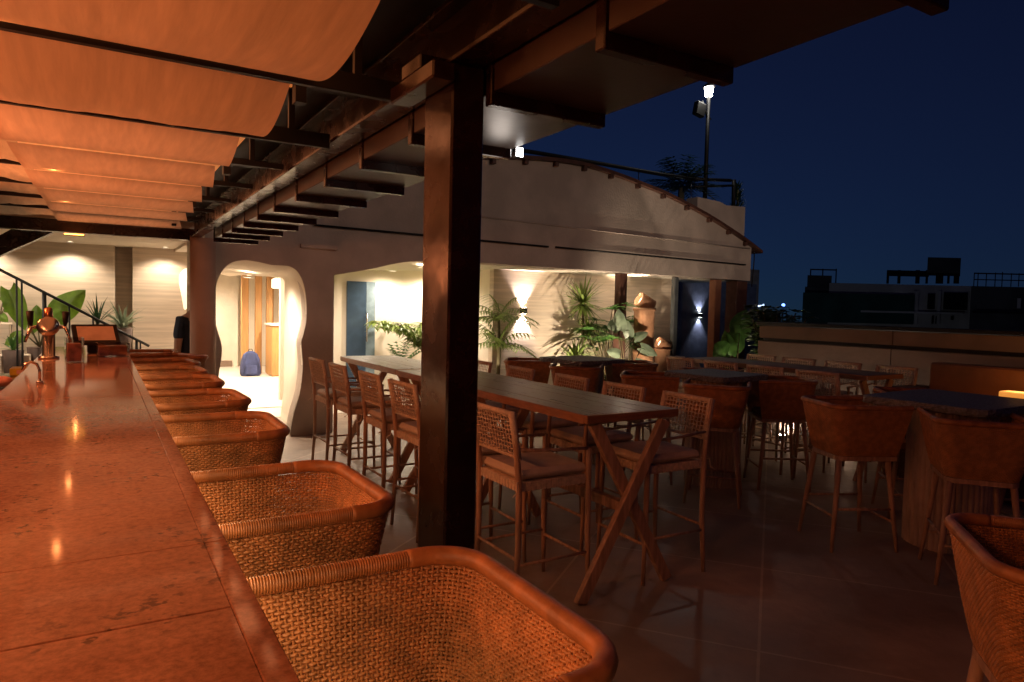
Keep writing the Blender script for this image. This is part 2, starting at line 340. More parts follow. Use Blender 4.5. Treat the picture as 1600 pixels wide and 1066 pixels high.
fc2 = thing("fabric_canopy", "pale wrinkled fabric swags hung left of the orange canopy", "canopy", (-1.2, 5.0, 2.35))
for k in range(3, len(ATT) - 1):
    rows = swag(ATT[k], ATT[k + 1], -2.0, -0.33, -0.33, 0.03, dz=0.045, seed=30 + k)
    for r in rows:
        for v in r: v.z += 0.012 * math.sin(v.x * 9 + v.y * 6) + 0.006 * math.sin(v.x * 23 - v.y * 11)
    o = P().grid(rows).build("swag", m_fabric2, fc2); o.matrix_parent_inverse = Matrix.Translation((1.2, -5.0, -2.35))
# amber lamps clipped to the battens
AMB = (1.0, 0.29, 0.08)
m_amber = glow("amber_led", (1.0, 0.33, 0.045), 14)
lampspec = [(1.26, "nearest the camera"), (2.13, "on the first visible batten"), (3.0, "on the second visible batten"), (4.74, "on the fifth batten"), (6.48, "on the seventh batten"), (8.41, "on the far cross beam")]
for i, (y, w) in enumerate(lampspec):
    z = zat(y) + 0.045 if i < 5 else 2.352
    t = thing("amber_bar_lamp", "small amber strip lamp over the bar " + w, "lamp", (-0.22, y - 0.02, z), group="amber lamps on the canopy battens")
    P().bbox(-0.09, 0.09, -0.004, 0.012, -0.012, -0.004, 0.001).build("housing", m_black, t)
    P().bbox(-0.085, 0.085, -0.003, 0.008, -0.003, 0.006, 0.001).build("diffuser", m_amber, t)
    light('POINT', "amber_light", (0.0, -0.05 if i < 5 else -0.08, -0.05), 0.45, AMB, t, size=0.014)
# =================================================================== BAR COUNTER
BZ = 1.33; BX1 = 0.167; BX0 = -0.33; BY0 = -1.2; BY1 = 6.15
bar = thing("bar_counter", "long polished red travertine bar counter beneath the orange canopy", "bar counter", (-0.08, 3.0, 0.13))
def bb(p, name, m, **k):
    o = p.build(name, m, bar, **k); o.matrix_parent_inverse = Matrix.Translation((0.08, -3.0, -0.13)); return o
ys = [BY0, -0.55, 0.0, 0.58, 0.868, 1.118, 1.402, 1.90, 2.45, 3.0, 3.55, 4.1, 4.65, 5.2, 5.68, BY1]
for a, b in zip(ys[:-1], ys[1:]):
    j = random.uniform(-0.0006, 0.0006)
    bb(P().bbox(BX0, 0.1351, a + 0.0009, b - 0.0009, BZ - 0.028, BZ + j, 0.0010), "slab", m_stone)
for a, b in zip([BY0, 0.2, 1.12, 2.32, 3.76, 5.2], [0.2, 1.12, 2.32, 3.76, 5.2, BY1]):
    bb(P().bbox(0.1355, BX1, a + 0.0008, b - 0.0008, BZ - 0.045, BZ, 0.0016), "edge_slab", m_stone)
bb(P().box(BX0 + 0.01, 0.1352, BY0, BY1 - 0.01, BZ - 0.05, BZ - 0.029), "substrate", m_black)
bb(P().box(-0.06, 0.0, BY0, BY1 - 0.05, 0.131, BZ - 0.051), "front_panel", m_column)
bb(P().box(BX0 + 0.03, -0.061, BY1 - 0.10, BY1 - 0.05, 0.131, BZ - 0.051), "end_panel", m_column)
led = thing("under_bar_light", "warm white light strip under the bar counter lip", "strip light", (0.125, 2.5, BZ - 0.056))
P().box(-0.008, 0.008, -3.2, 3.4, -0.004, 0.004).build("strip", glow("warm_led", (1.0, 0.66, 0.36), 6), led)
light('AREA', "under_bar_glow", (0, 0.2, -0.008), 22.0, (1.0, 0.56, 0.28), led, size=0.03, sizey=6.4, rot=(0, 0, 0))
# =================================================================== BUILDING
FA, FB = 8.86, 0.075
def fn(v): return Vector((v.x, FA + FB * (v.x - 2.4) + v.y, v.z))
bd = thing("restaurant_building", "plastered restaurant building with curved gable and cave like arch", "building", (4.5, 9.0, 0))
def bp(p, name, m, parent=None, **k):
    o = p.build(name, m, parent or bd, **k); o.matrix_parent_inverse = Matrix.Translation((-4.5, -9.0, 0)); return o
archL = [(1.20, -0.002), (1.195, 0.45), (1.215, 0.80), (1.25, 1.05), (1.245, 1.2), (1.19, 1.4), (1.165, 1.6), (1.18, 1.85), (1.235, 2.03), (1.33, 2.15), (1.48, 2.20), (1.65, 2.195), (1.82, 2.165), (1.95, 2.165), (2.06, 2.155), (2.155, 2.09), (2.225, 1.95), (2.262, 1.75), (2.268, 1.5), (2.235, 1.32), (2.205, 1.2), (2.215, 1.05), (2.225, 0.85), (2.19, 0.55), (2.12, 0.3), (2.085, 0.12), (2.07, -0.002)]
arch = [(v.x, v.y) for v in catmull([(a, b, 0) for a, b in archL], 4)]
lint = [(v.x, v.y) for v in catmull([(2.63, 2.075, 0), (2.85, 2.12, 0), (3.15, 2.185, 0), (3.5, 2.275, 0), (3.85, 2.33, 0), (4.4, 2.345, 0), (4.9, 2.365, 0)], 5)]
arc = [(11.46, 3.06), (10.9, 3.26), (9.95, 3.55), (8.9, 3.80), (8.36, 3.89), (7.6, 4.0), (6.78, 4.07), (5.9, 4.03), (4.93, 3.91), (4.0, 3.72), (3.0, 3.45), (2.2, 3.2)]
arc_s = [(v.x, v.y) for v in catmull([(a, b, 0) for a, b in arc], 5)]
outer = [(1.06, -0.002)] + arch + [(2.63, -0.002)] + lint + [(11.46, 2.37)] + arc_s + [(1.06, 3.0)]
o = fill("front_wall", outer, 0, 0.26, m_facade, bd, fn); o.matrix_parent_inverse = Matrix.Translation((-4.5, -9.0, 0))
# stepped cornice over the pillar
bp(P().bbox(2.18, 2.66, -0.05, -0.002, 2.40, 2.455, 0.006, Matrix.Translation((0, FA, 0))), "cornice", m_facade)
# faint string line and conduits on the gable
for (x0, x1, z) in ((2.35, 6.15, 2.70), (6.3, 11.25, 2.705)):
    bp(P().tube([fn(Vector((x, -0.03, z - 0.002 * (x - 2)))) for x in (x0, (x0 + x1) / 2, x1)], 0.016, 6), "conduit", m_black)
bp(P().tube([fn(Vector((x, -0.012, 3.06 - 0.004 * (x - 2)))) for x in (4.6, 8, 11.4)], 0.012, 6), "groove_trim", m_facade)
# trim along the gable arc and rafter ends
top = arc_s[:]; top = [(11.72, 2.955)] + top
rows = [[], [], [], [], []]
for (x, z) in top:
    rows[0].append(fn(Vector((x, -0.10, z - 0.01)))); rows[1].append(fn(Vector((x, -0.10, z + 0.045)))); rows[2].append(fn(Vector((x, 0.30, z + 0.06)))); rows[3].append(fn(Vector((x, 0.30, z - 0.01)))); rows[4].append(fn(Vector((x, -0.10, z - 0.01))))
bp(P().grid(rows, smooth=False), "roof_trim", m_brick)
for x in (11.2, 10.65, 10.05, 9.4, 8.75, 8.1, 7.45, 6.85, 6.25, 5.65, 5.05, 4.45):
    z = next(a[1] + (b[1] - a[1]) * (x - a[0]) / (b[0] - a[0]) for a, b in zip(arc_s[:-1], arc_s[1:]) if b[0] <= x <= a[0])
    bp(P().bbox(x - 0.035, x + 0.035, FA + FB * (x - 2.4) - 0.09, FA + FB * (x - 2.4) - 0.002, z - 0.085, z - 0.012, 0.006), "rafter_end", m_brick)
# roof slab behind the gable, corner parapet block, soffit
bp(P().prism([(2.2, 3.0), (11.4, 3.0), (11.4, 3.05), (10.9, 3.2), (8.4, 3.82), (6.8, 4.0), (4.9, 3.84), (2.2, 3.15)], 0.27, 7.0, fn), "roof_slab", m_conc)
bp(P().prism([(10.1, 3.05), (11.62, 3.05), (11.62, 3.93), (11.0, 3.90), (10.8, 3.95), (10.1, 3.97)], 0.32, 0.62, fn), "corner_parapet", m_facade)
bp(P().prism([(4.9, 2.36), (11.44, 2.36), (11.44, 2.41), (4.9, 2.41)], 0.262, 1.6, fn), "soffit", m_cream)
# arch tunnel lining: three rings
def ring(d, k, zs, w=0.0, seed=1):
    out = []
    for i, (x, z) in enumerate(arch):
        f = (x - 1.20) / 1.05; tx = 2.33 if x > 1.7 else 1.10
        g = abs(f - 0.5) * 2
        xx = x + (tx - x) * k * min(1, g * 1.25) + w * math.sin(z * 4.3 + seed) * (1 if x > 1.7 else -0.3) * (1 if z > 0.05 else 0.3)
        out.append(fn(Vector((xx, d, z * zs if z > 0.5 else z))))
    return out
bp(P().grid([ring(0.0, 0, 1), ring(0.05, 0.0, 0.992), ring(0.42, 0.25, 0.975, 0.02), ring(0.46, 0.42, 0.972, 0.03, 2.0), ring(0.9, 0.7, 0.965, 0.035, 2.2), ring(1.5, 1.0, 0.958, 0.0)]), "arch_lining", m_cream)
# arch room
bp(P().box(0.9, 7.0, 19.2, 19.4, 0, 3), "room_back_wall", m_cream)
bp(P().box(1.2, 3.1, 19.0, 19.19, 0, 3), "room_end_wall", m_cream)
bp(P().box(1.31, 1.40, 11.96, 19.0, 0, 3), "room_left_wall", m_cream)
rw = [(2.62, 9.2), (2.62, 10.6), (3.02, 12.36), (4.9, 12.5), (4.9, 19.2)]
for (x0, y0), (x1, y1) in zip(rw[:-1], rw[1:]):
    d = Vector((x1 - x0, y1 - y0, 0)); L = d.length; mt = Matrix.Translation((x0, y0, 0)) @ Matrix.Rotation(math.atan2(d.y, d.x), 4, 'Z')
    bp(P().box(0.001, L - 0.001, -0.05, 0.05, 0, 2.6, mt), "room_right_wall", m_cream)
bp(P().box(1.001, 6.9, 10.36, 19.19, 2.45, 2.5), "room_ceiling", m_cream)
bp(P().box(1.01, 2.95, 18.96, 18.998, 0.006, 0.16), "skirting", m_conc)
o = P().box(1.01, 4.85, 10.4, 19.0, 0.001, 0.006).build("room_floor", m_roomfloor, kind="structure")
bp(P().box(1.2, 2.56, 11.33, 11.40, 0.007, 0.012), "threshold_strip", m_chrome)
# organic ceiling drop in the room
rows = []
for j in range(9):
    y = 12.5 + j * 0.55; rows.append([Vector((1.05 + i * 0.3, y, 2.38 - 0.10 * math.sin(i * 0.75 + j * 0.4) - 0.05 * math.sin(i * 1.7))) for i in range(12)])
bp(P().grid(rows), "wavy_ceiling", m_cream)
# corridor
bp(P().box(2.68, 6.7, 12.20, 12.30, 0, 2.7), "corridor_back_wall", m_cream)
bp(P().box(5.83, 5.92, 10.402, 12.198, 0, 2.5), "corridor_return_wall", m_cream)
rows = []
for j in range(10):
    t = j / 9; row = []
    for i in range(len(lint)):
        x, z = lint[i]; yy = 0.2 + (3.2 - FB * (x - 2.4)) * t
        row.append(fn(Vector((x + 0.9 * t * (1 - i / len(lint)) + 1.05 * t * i / len(lint), yy, z + (2.36 - z) * min(1, t * 2.5) + 0.06 * math.sin(t * 7 + x * 1.8) * (t > 0)))))
    rows.append(row)
bp(P().grid(rows), "corridor_ceiling", m_cream)
bp(P().box(3.36, 3.56, 12.05, 12.198, 0, 2.6), "corridor_pilaster", m_white)
dr = bp(P().bbox(3.84, 4.20, 12.150, 12.197, 0.01, 2.12, 0.004), "door", m_blue)
bp(P().bbox(4.203, 4.375, 12.155, 12.190, 0.01, 2.12, 0.004), "glass_side_panel", mat("panel_reflection_blue", (0.22, 0.30, 0.36), 0.15, var=0.15))  # paler blue is the glass reflection painted into the colour
p = P(); p.tube([(4.20, 12.10, 1.02), (4.20, 12.10, 1.55)], 0.013, 8); p.tube([(4.20, 12.10, 1.1), (4.20, 12.15, 1.1)], 0.008, 6); p.tube([(4.20, 12.10, 1.47), (4.20, 12.15, 1.47)], 0.008, 6)
p.build("door_handle", m_chrome, dr)
# travertine wall and columns of the portico
bp(P().box(5.81, 10.1, 10.26, 10.40, 0, 2.55), "travertine_wall", m_trav)
def column(x, d, w, z1, m, name="column"):
    y = FA + FB * (x - 2.4) + d
    bp(P().bbox(x - w / 2, x + w / 2, y, y + w, 0, z1, 0.008), name, m)
column(7.92, 0.05, 0.16, 2.355, m_brick)
column(9.35, 0.10, 0.10, 2.355, mat("slim_post_grey", (0.10, 0.11, 0.115), 0.5), "slim_post")
column(10.52, 0.05, 0.17, 2.355, mat("column_rust", (0.34, 0.15, 0.08), 0.6, var=0.1))
column(11.24, 0.02, 0.30, 2.355, m_brick)
bp(P().box(10.102, 12.6, 10.30, 10.312, 0, 2.355), "glass_wall", m_tint)
bp(P().box(10.0, 15.5, 12.6, 12.7, 0, 2.9), "inner_wall", mat("inner_dark_wall", (0.16, 0.18, 0.24), 0.7))
bp(P().tube([fn(Vector((11.52, -0.02, z))) + Vector((0.02 * math.sin(z * 5), 0, 0)) for z in (2.95, 2.8, 2.6, 2.4, 2.25)], 0.012, 5), "hanging_cable", m_black)
# back hall left of the arch: travertine wall with a recess, soffit
bp(P().box(-4.5, 0.20, 11.8, 11.95, 0, 2.52), "hall_wall_left", m_trav)
bp(P().box(0.43, 1.30, 11.8, 11.95, 0, 2.52), "hall_wall_right", m_trav)
bp(P().box(0.19, 0.44, 12.10, 12.2, 0, 2.52), "hall_recess", m_trav)
bp(P().box(-4.5, 1.04, 8.7, 12.2, 2.49, 2.72), "hall_soffit", m_cream)
bp(P().box(1.02, 1.055, 9.0, 10.28, 0, 2.6), "hall_side_wall", m_trav)
bp(P().lathe([(0.135, 0.132), (0.135, 2.40)], 28, (1.0, 8.42, 0)), "round_column", m_column)
# leaf shaped plate on the hall wall, its glow painting a lit niche
pl = [(v.x, v.y) for v in catmull([(1.14, 1.55, 0), (1.10, 1.75, 0), (1.06, 1.98, 0), (1.075, 2.12, 0), (1.16, 2.2, 0), (1.25, 2.15, 0), (1.28, 1.95, 0), (1.22, 1.7, 0)], 5, closed=True)]
o = fill("niche_glow", pl, 11.785, 0.012, glow("niche_glow_paint", (1.0, 0.72, 0.42), 0.95), bd); o.matrix_parent_inverse = Matrix.Translation((-4.5, -9.0, 0))
# roof railing with glass
rl = thing("roof_railing", "dark roof terrace railing with glass infill above the gable", "railing", (9, 11, 4.0))
def rb(p, name, m): o = p.build(name, m, rl); o.matrix_parent_inverse = Matrix.Translation((-9, -11, -4.0)); return o
rp = [ony(x, y, 11.0) for x, y in ((760, 227), (840, 239), (940, 256), (1030, 272), (1085, 280), (1146, 285))]
rb(P().tube(rp[:5], 0.04, 6), "handrail", m_black)
rb(P().tube([rp[4], ony(1142, 282, 11.0)], 0.04, 6), "end_rail", m_black)
rb(P().tube([ony(1085, 292, 11.0), ony(1146, 290, 11.0)], 0.03, 6), "lower_rail", m_black)
rb(P().tube([ony(1147, 281, 11.0), ony(1146, 330, 11.0)], 0.05, 6), "corner_post", m_black)
for x, y0, y1 in ((812, 236, 252), (908, 252, 266), (998, 268, 296), (1080, 284, 330)):
    rb(P().tube([ony(x, y0, 11.0), ony(x, y1 + 8, 11.0)], 0.012, 5), "glass_clamp", m_chrome)
q = [ony(812, 237, 11.02), ony(1080, 282, 11.02), ony(1080, 330, 11.02), ony(812, 262, 11.02)]
g_ = P(); g_.add([*q, *[v + Vector((0, 0.015, 0)) for v in q]], [(0, 1, 2, 3), (7, 6, 5, 4), (0, 4, 5, 1), (1, 5, 6, 2), (2, 6, 7, 3), (3, 7, 4, 0)]); rb(g_, "glass_panel", m_glass)
# lamp post with lantern and floodlight on the roof
lp = thing("roof_lamp_post", "tall roof lamp post with lit lantern and dark floodlight", "lamp post", tuple(ony(1101, 325, 11.0)))
b0 = ony(1101, 325, 11.0); b1 = ony(1101, 150, 11.0) - b0
P().tube([(0, 0, -0.2), (0, 0, b1.z * 0.5), (0, 0, b1.z)], [0.05, 0.045, 0.04], 8).build("pole", m_black, lp)
P().lathe([(0.05, 0.0), (0.075, 0.02), (0.10, 0.20), (0.10, 0.21)], 10, (0, 0, b1.z)).build("lantern_glass", glow("lantern_glow", (1, 0.95, 0.85), 40), lp)
P().lathe([(0.14, 0.212), (0.12, 0.25), (0.02, 0.32)], 10, (0, 0, b1.z)).build("lantern_cap", m_black, lp)
P().bbox(-0.34, -0.06, -0.07, 0.07, -0.52, -0.22, 0.02, Matrix.Translation((0, 0, b1.z)) @ Matrix.Rotation(R_(12), 4, 'Y')).build("floodlight", m_black, lp)
p = P(); p.tube([(0, 0, b1.z - 0.5), (-0.1, 0, b1.z - 0.3), (-0.2, 0, b1.z - 0.12)], 0.02, 6); p.tube([(0.1, 0, b1.z - 0.48), (-0.32, 0, b1.z - 0.16)], 0.015, 6); p.build("bracket", m_black, lp)
light('POINT', "lantern_light", (0, -0.25, b1.z + 0.1), 25, (1, 0.95, 0.85), lp, size=0.08)
# =================================================================== PARAPET on the right
pr = thing("parapet_wall", "long brown parapet wall with dark coping on the terrace edge", "wall", (8.1, 3.0, 0))
def prb(p, name, m): o = p.build(name, m, pr); o.matrix_parent_inverse = Matrix.Translation((-8.1, -3.0, 0)); return o
yy = [-4.0, -2.0, 0.3, 2.6, 4.62, 6.55]
for a, b in zip(yy[:-1], yy[1:]):
    prb(P().bbox(8.08, 8.25, a + 0.004, b - 0.004, 0.001, 1.315, 0.006), "wall_panel", m_conc)
    prb(P().bbox(8.10, 8.25, a + 0.004, b - 0.004, 1.36, 1.53, 0.006), "upper_panel", m_conc)
prb(P().box(8.14, 8.24, -4.0, 6.5, 1.316, 1.359), "ledge_shadow_strip", m_black)  # black strip paints in the shadow line of the ledge
prb(P().bbox(8.04, 8.30, -4.0, 6.56, 1.532, 1.585, 0.006), "coping", m_black)
prb(P().box(8.251, 12.4, 6.40, 6.55, 0.001, 1.53), "return_wall", m_conc)
# floor uplights along the parapet
for i, (y, e) in enumerate(((6.0, 34), (5.1, 34), (4.1, 16))):
    t = thing("floor_uplight", "white floor uplight at the parapet foot, " + ("farthest of three" if i == 0 else "middle of three" if i == 1 else "nearest of three"), "uplight", (7.99, y, 0), group="floor uplights along the parapet")
    P().lathe([(0.05, 0.0), (0.055, 0.02), (0.055, 0.05)], 14).build("housing", m_black, t)
    P().lathe([(0.045, 0.051), (0.045, 0.055)], 14).build("lens", glow("uplight_lens", (1, 0.85, 0.7), 60), t)
    light('SPOT', "uplight_beam", (0, 0, 0.07), e, (1, 0.84, 0.68), t, size=0.03, spot=120, blend=0.7, target=(0.12, 0, 0.6))
    t.children[-1].rotation_euler = Vector((0.5, 0, 0.6)).to_track_quat('-Z', 'Y').to_euler()
# =================================================================== LAMPS (all with a fixture)
WARM = (1.0, 0.80, 0.60); WARMW = (1.0, 0.80, 0.58)
m_warm = glow("warm_lens", (1.0, 0.80, 0.55), 45)
def downlight(loc, label, e, col=WARM, spot=None, target=None, lens=None, grp="recessed ceiling downlights", r=0.06):
    t = thing("downlight", label, "downlight", loc, group=grp)
    P().lathe([(r + 0.015, 0.0), (r + 0.015, -0.012), (r, -0.014), (r, 0.0)], 16, cap=False).build("bezel", m_white, t)
    P().lathe([(r - 0.002, -0.006), (r - 0.002, -0.003)], 16).build("lens", lens or m_warm, t)
    if spot: light('SPOT', "downlight_beam", (0, 0, -0.03), e, col, t, size=0.05, spot=spot, blend=0.6).rotation_euler = (Vector(target) - Vector(loc)).to_track_quat('-Z', 'Y').to_euler() if target else (0, 0, 0)
    else: light('SPOT', "downlight_beam", (0, 0, -0.03), e, col, t, size=0.06, spot=165, blend=0.7)
downlight((1.95, 12.05, 2.44), "downlight nearest the arch in the arch room", 420)
downlight((2.6, 14.6, 2.25), "downlight in the middle of the arch room", 420)
downlight((3.6, 15.6, 2.25), "downlight over the wooden desk in the arch room", 300)
downlight((2.0, 17.6, 2.44), "downlight at the rear of the arch room", 380)
downlight((1.72, 9.75, 2.04), "downlight inside the arch tunnel", 160)
downlight((3.55, 10.6, 2.33), "downlight nearest the blue door in the corridor", 130)
downlight((4.55, 11.75, 2.33), "middle downlight of the corridor ceiling", 130)
downlight((5.45, 11.8, 2.33), "downlight above the tall corridor plant", 160)
downlight((4.4, 10.1, 2.33), "downlight behind the corridor lintel", 90)
downlight((-1.35, 11.5, 2.485), "leftmost downlight above the staircase plants", 62, spot=140, r=0.03, lens=glow('soft_lens', (1.0, 0.85, 0.65), 6))
downlight((-0.35, 11.5, 2.485), "downlight above the large leafed plant by stairs", 62, spot=140, r=0.03, lens=glow('soft_lens', (1.0, 0.85, 0.65), 6))
downlight((0.85, 11.5, 2.485), "downlight beside the lit niche in the hall", 55, spot=140, r=0.03, lens=glow('soft_lens', (1.0, 0.85, 0.65), 6))
downlight((-1.5, 9.6, 2.485), "downlight nearest the bar end in the hall", 200, r=0.03, lens=glow('soft_lens', (1.0, 0.85, 0.65), 6))
# up and down wall sconces
def sconce(loc, label, e, back=1):
    t = thing("wall_sconce", label, "wall light", loc, group="up and down wall lights")
    P().bbox(-0.05, 0.05, -0.10, -0.002, -0.05, 0.05, 0.006).build("body", m_black, t)
    P().box(-0.03, 0.03, -0.085, -0.025, 0.0505, 0.053).build("lens", m_warm, t); P().box(-0.03, 0.03, -0.085, -0.025, -0.053, -0.0505).build("lens", m_warm, t)
    light('SPOT', "sconce_up", (0, -0.055, 0.06), e, (1.0, 0.80, 0.74), t, size=0.03, spot=82, blend=0.5).rotation_euler = Vector((0, 0.30, 1)).to_track_quat('-Z', 'Y').to_euler()
    light('SPOT', "sconce_down", (0, -0.055, -0.06), e, (1.0, 0.80, 0.74), t, size=0.03, spot=82, blend=0.5).rotation_euler = Vector((0, 0.30, -1)).to_track_quat('-Z', 'Y').to_euler()
sconce(tuple(Vector((6.40, 10.259, 1.66))), "up and down wall sconce on the travertine wall", 130)
sconce((ony(1092, 487, 12.598).x, 12.598, 1.62), "added sconce behind the blue glass standing in for a sconce reflection", 60)  # added fixture in place of the sconce reflected by the glass
# unseen amber panels, sized to light the canopy cloth evenly from above
m_tube = glow("amber_panel", (1.0, 0.30, 0.06), 0.4)
for k in range(len(ATT) - 1):
    y = (ATT[k] + ATT[k + 1]) / 2
    t = thing("amber_light_panel", "unseen amber light panel above canopy swag %s counted from the camera" % ("one", "two", "three", "four", "five", "six", "seven", "eight", "nine")[k], "light panel", (0.08, y, 2.585), group="amber light panels above the canopy cloth")
    P().box(-0.60, 0.60, -0.36, 0.36, 0.0, 0.004).build("diffuser", m_tube, t)
    P().box(-0.61, 0.61, -0.37, 0.37, 0.0045, 0.013).build("tray", m_black, t)
    light('AREA', "amber_panel_light", (0, 0, -0.004), 1.3 if k < 3 else 3.0, (1.0, 0.29, 0.11) if k < 3 else (1.0, 0.35, 0.16), t, size=1.2, sizey=0.72)
# amber wall lamps on the back bar, left of the picture
for i, y in enumerate((0.1, 1.7, 3.3, 4.9)):
    t = thing("back_bar_lamp", "amber globe lamp behind the bar, number %s from the camera" % ("one", "two", "three", "four")[i], "lamp", (-1.05, y, 1.98), group="amber globe lamps behind the bar")
    P().lathe([(0.012, 0.55), (0.012, 0.13), (0.04, 0.12), (0.04, 0.10)], 10).build("stem", m_black, t)
    P().lathe([(0.01, -0.10), (0.06, -0.08), (0.098, -0.02), (0.10, 0.02), (0.07, 0.08), (0.035, 0.10)], 18).build("globe", glow("amber_globe", (1.0, 0.30, 0.06), 6), t)
    light('SPOT', "globe_light", (0.12, 0, 0.0), 29 if i < 2 else 34, (1.0, 0.26, 0.09), t, size=0.10, spot=175, blend=0.3).rotation_euler = Vector((1, 0, 0.0)).to_track_quat('-Z', 'Y').to_euler()
bk = thing("back_bar_cabinet", "dark back bar cabinet behind the counter", "cabinet", (-2.0, 2.0, 0.13))
P().bbox(-0.3, 0.0, -4, 3.6, 0, 0.95, 0.01).build("body", m_black, bk); P().bbox(-0.32, 0.02, -4, 3.62, 0.951, 0.99, 0.004).build("worktop", m_chrome, bk)
# unseen floodlight pole behind the camera; side plate added to shape its shadow edge
FL = Vector((6.6, -2.6, 4.1))
t = thing("unseen_floodlight_pole", "unseen floodlight pole behind the camera with added gable lamp and beam plates", "floodlight", (FL.x, FL.y, 0))
P().tube([(0, 0, 0), (0, 0, FL.z - 0.35)], 0.045, 10).build("pole", m_black, t)
P().bbox(-0.16, 0.16, -0.30, -0.12, FL.z - 0.34, FL.z + 0.14, 0.02).build("housing", m_black, t)
A = Vector((7.75, 9.27, 4.4)); B = Vector((9.75, 9.41, 1.82)); k = 0.055
ea = (A - FL) * k; eb = (B - FL) * k; side = Vector((-0.9, 0.05, -0.62)).normalized()
q = [ea - (eb - ea) * 0.6, eb + (eb - ea) * 0.6, eb + (eb - ea) * 0.6 + side * 0.9, ea - (eb - ea) * 0.6 + side * 0.9]; q = [v + Vector((0, 0, FL.z)) for v in q]
p = P(); p.add(q + [v + Vector((0, -0.012, 0)) for v in q], [(0, 1, 2, 3), (7, 6, 5, 4), (0, 4, 5, 1), (1, 5, 6, 2), (2, 6, 7, 3), (3, 7, 4, 0)]); p.build("beam_edge_plate", m_black, t)
light('SPOT', "flood_beam", (0, 0, FL.z), 460, (1.0, 0.78, 0.60), t, size=0.005, spot=46, blend=0.5).rotation_euler = (Vector((9.8, 9.4, 3.0)) - FL).to_track_quat('-Z', 'Y').to_euler()
# added lamp to brighten the gable, with a plate blocking its lower beam
P().bbox(0.25, 0.55, -0.30, -0.12, FL.z + 0.86, FL.z + 1.14, 0.02).build("housing", m_black, t); P().tube([(0, 0, FL.z - 0.36), (0.4, -0.2, FL.z - 0.2), (0.4, -0.2, FL.z + 0.86)], 0.02, 6).build("arm", m_black, t)
F2 = Vector((FL.x + 0.4, FL.y, FL.z + 1.0)); ea = (Vector((0.5, 8.75, 0.5)) - F2) * 0.055; eb = (Vector((13.5, 9.7, 2.25)) - F2) * 0.055
q = [ea + Vector((-0.5, 0, 0)), eb + Vector((0.3, 0, 0)), eb + Vector((0.3, 0, -0.5)), ea + Vector((-0.5, 0, -0.5))]; q = [v + Vector((0.4, 0, FL.z + 1.0)) for v in q]
p = P(); p.add(q + [v + Vector((0, -0.012, 0)) for v in q], [(0, 1, 2, 3), (7, 6, 5, 4), (0, 4, 5, 1), (1, 5, 6, 2), (2, 6, 7, 3), (3, 7, 4, 0)]); p.build("beam_cutoff_plate", m_black, t)
ea = (Vector((0.5, 8.75, 2.25)) - FL) * 0.09; eb = (Vector((13.5, 9.7, 2.25)) - FL) * 0.09
q = [ea + Vector((0.3, 0, 0)), eb + Vector((0.4, 0, 0)), eb + Vector((0.4, 0, -0.9)), ea + Vector((0.3, 0, -0.9))]; q = [v + Vector((0, 0, FL.z)) for v in q]
p = P(); p.add(q + [v + Vector((0, -0.012, 0)) for v in q], [(0, 1, 2, 3), (7, 6, 5, 4), (0, 4, 5, 1), (1, 5, 6, 2), (2, 6, 7, 3), (3, 7, 4, 0)]); p.build("beam_cutoff_plate", m_black, t)  # added plate blocking the lower part of the floodlight beam
light('SPOT', "gable_fill_beam", (0.4, 0, FL.z + 1.0), 480, (1.0, 0.70, 0.54), t, size=0.02, spot=70, blend=0.5).rotation_euler = (Vector((5.8, 9.2, 3.1)) - F2).to_track_quat('-Z', 'Y').to_euler()
# small floodlight clipped to the pergola edge
sl = thing("pergola_spotlight", "small lit white spotlight on the pergola edge beside the post", "spotlight", (1.455, 2.40, 2.33))
P().bbox(-0.02, 0.02, -0.016, 0.016, -0.02, 0.03, 0.004).build("body", m_black, sl); P().bbox(-0.014, 0.016, -0.022, -0.0165, -0.018, 0.016, 0.001).build("lens", glow("spot_lens", (1, 0.95, 0.9), 30), sl)
P().box(-0.055, -0.021, -0.006, 0.006, 0.0, 0.02).build("clip", m_black, sl)
light('POINT', "spot_spill", (-0.10, -0.04, -0.12), 0.8, (1, 0.86, 0.75), sl, size=0.05)
# =================================================================== FURNITURE
RIMZ = 1.05
def U_path(w, xb, xf, r, n=7):
    """open U seen from above: arm (+y) front -> back corner -> back -> arm (-y) front; back at +x"""
    h = w / 2; pts = [(xf, h), (xb - r, h)]
    for i in range(1, n): a = math.pi / 2 * (1 - i / n); pts.append((xb - r + r * math.cos(a), h - r + r * math.sin(a)))
    pts.append((xb, h - r)); pts.append((xb, -h + r))
    for i in range(1, n): a = -math.pi / 2 * i / n; pts.append((xb - r + r * math.cos(a), -h + r + r * math.sin(a)))
    pts += [(xb - r, -h), (xf, -h)]
    return pts
def resample(pts, step):
    L = [0]
    for a, b in zip(pts[:-1], pts[1:]): L.append(L[-1] + math.dist(a, b))
    n = max(2, round(L[-1] / step)); out = []; k = 0
    for i in range(n + 1):
        s = L[-1] * i / n
        while k < len(L) - 2 and L[k + 1] < s: k += 1
        f = (s - L[k]) / max(1e-9, L[k + 1] - L[k]); a, b = pts[k], pts[k + 1]
        out.append((a[0] + (b[0] - a[0]) * f, a[1] + (b[1] - a[1]) * f))
    return out, L[-1] / n
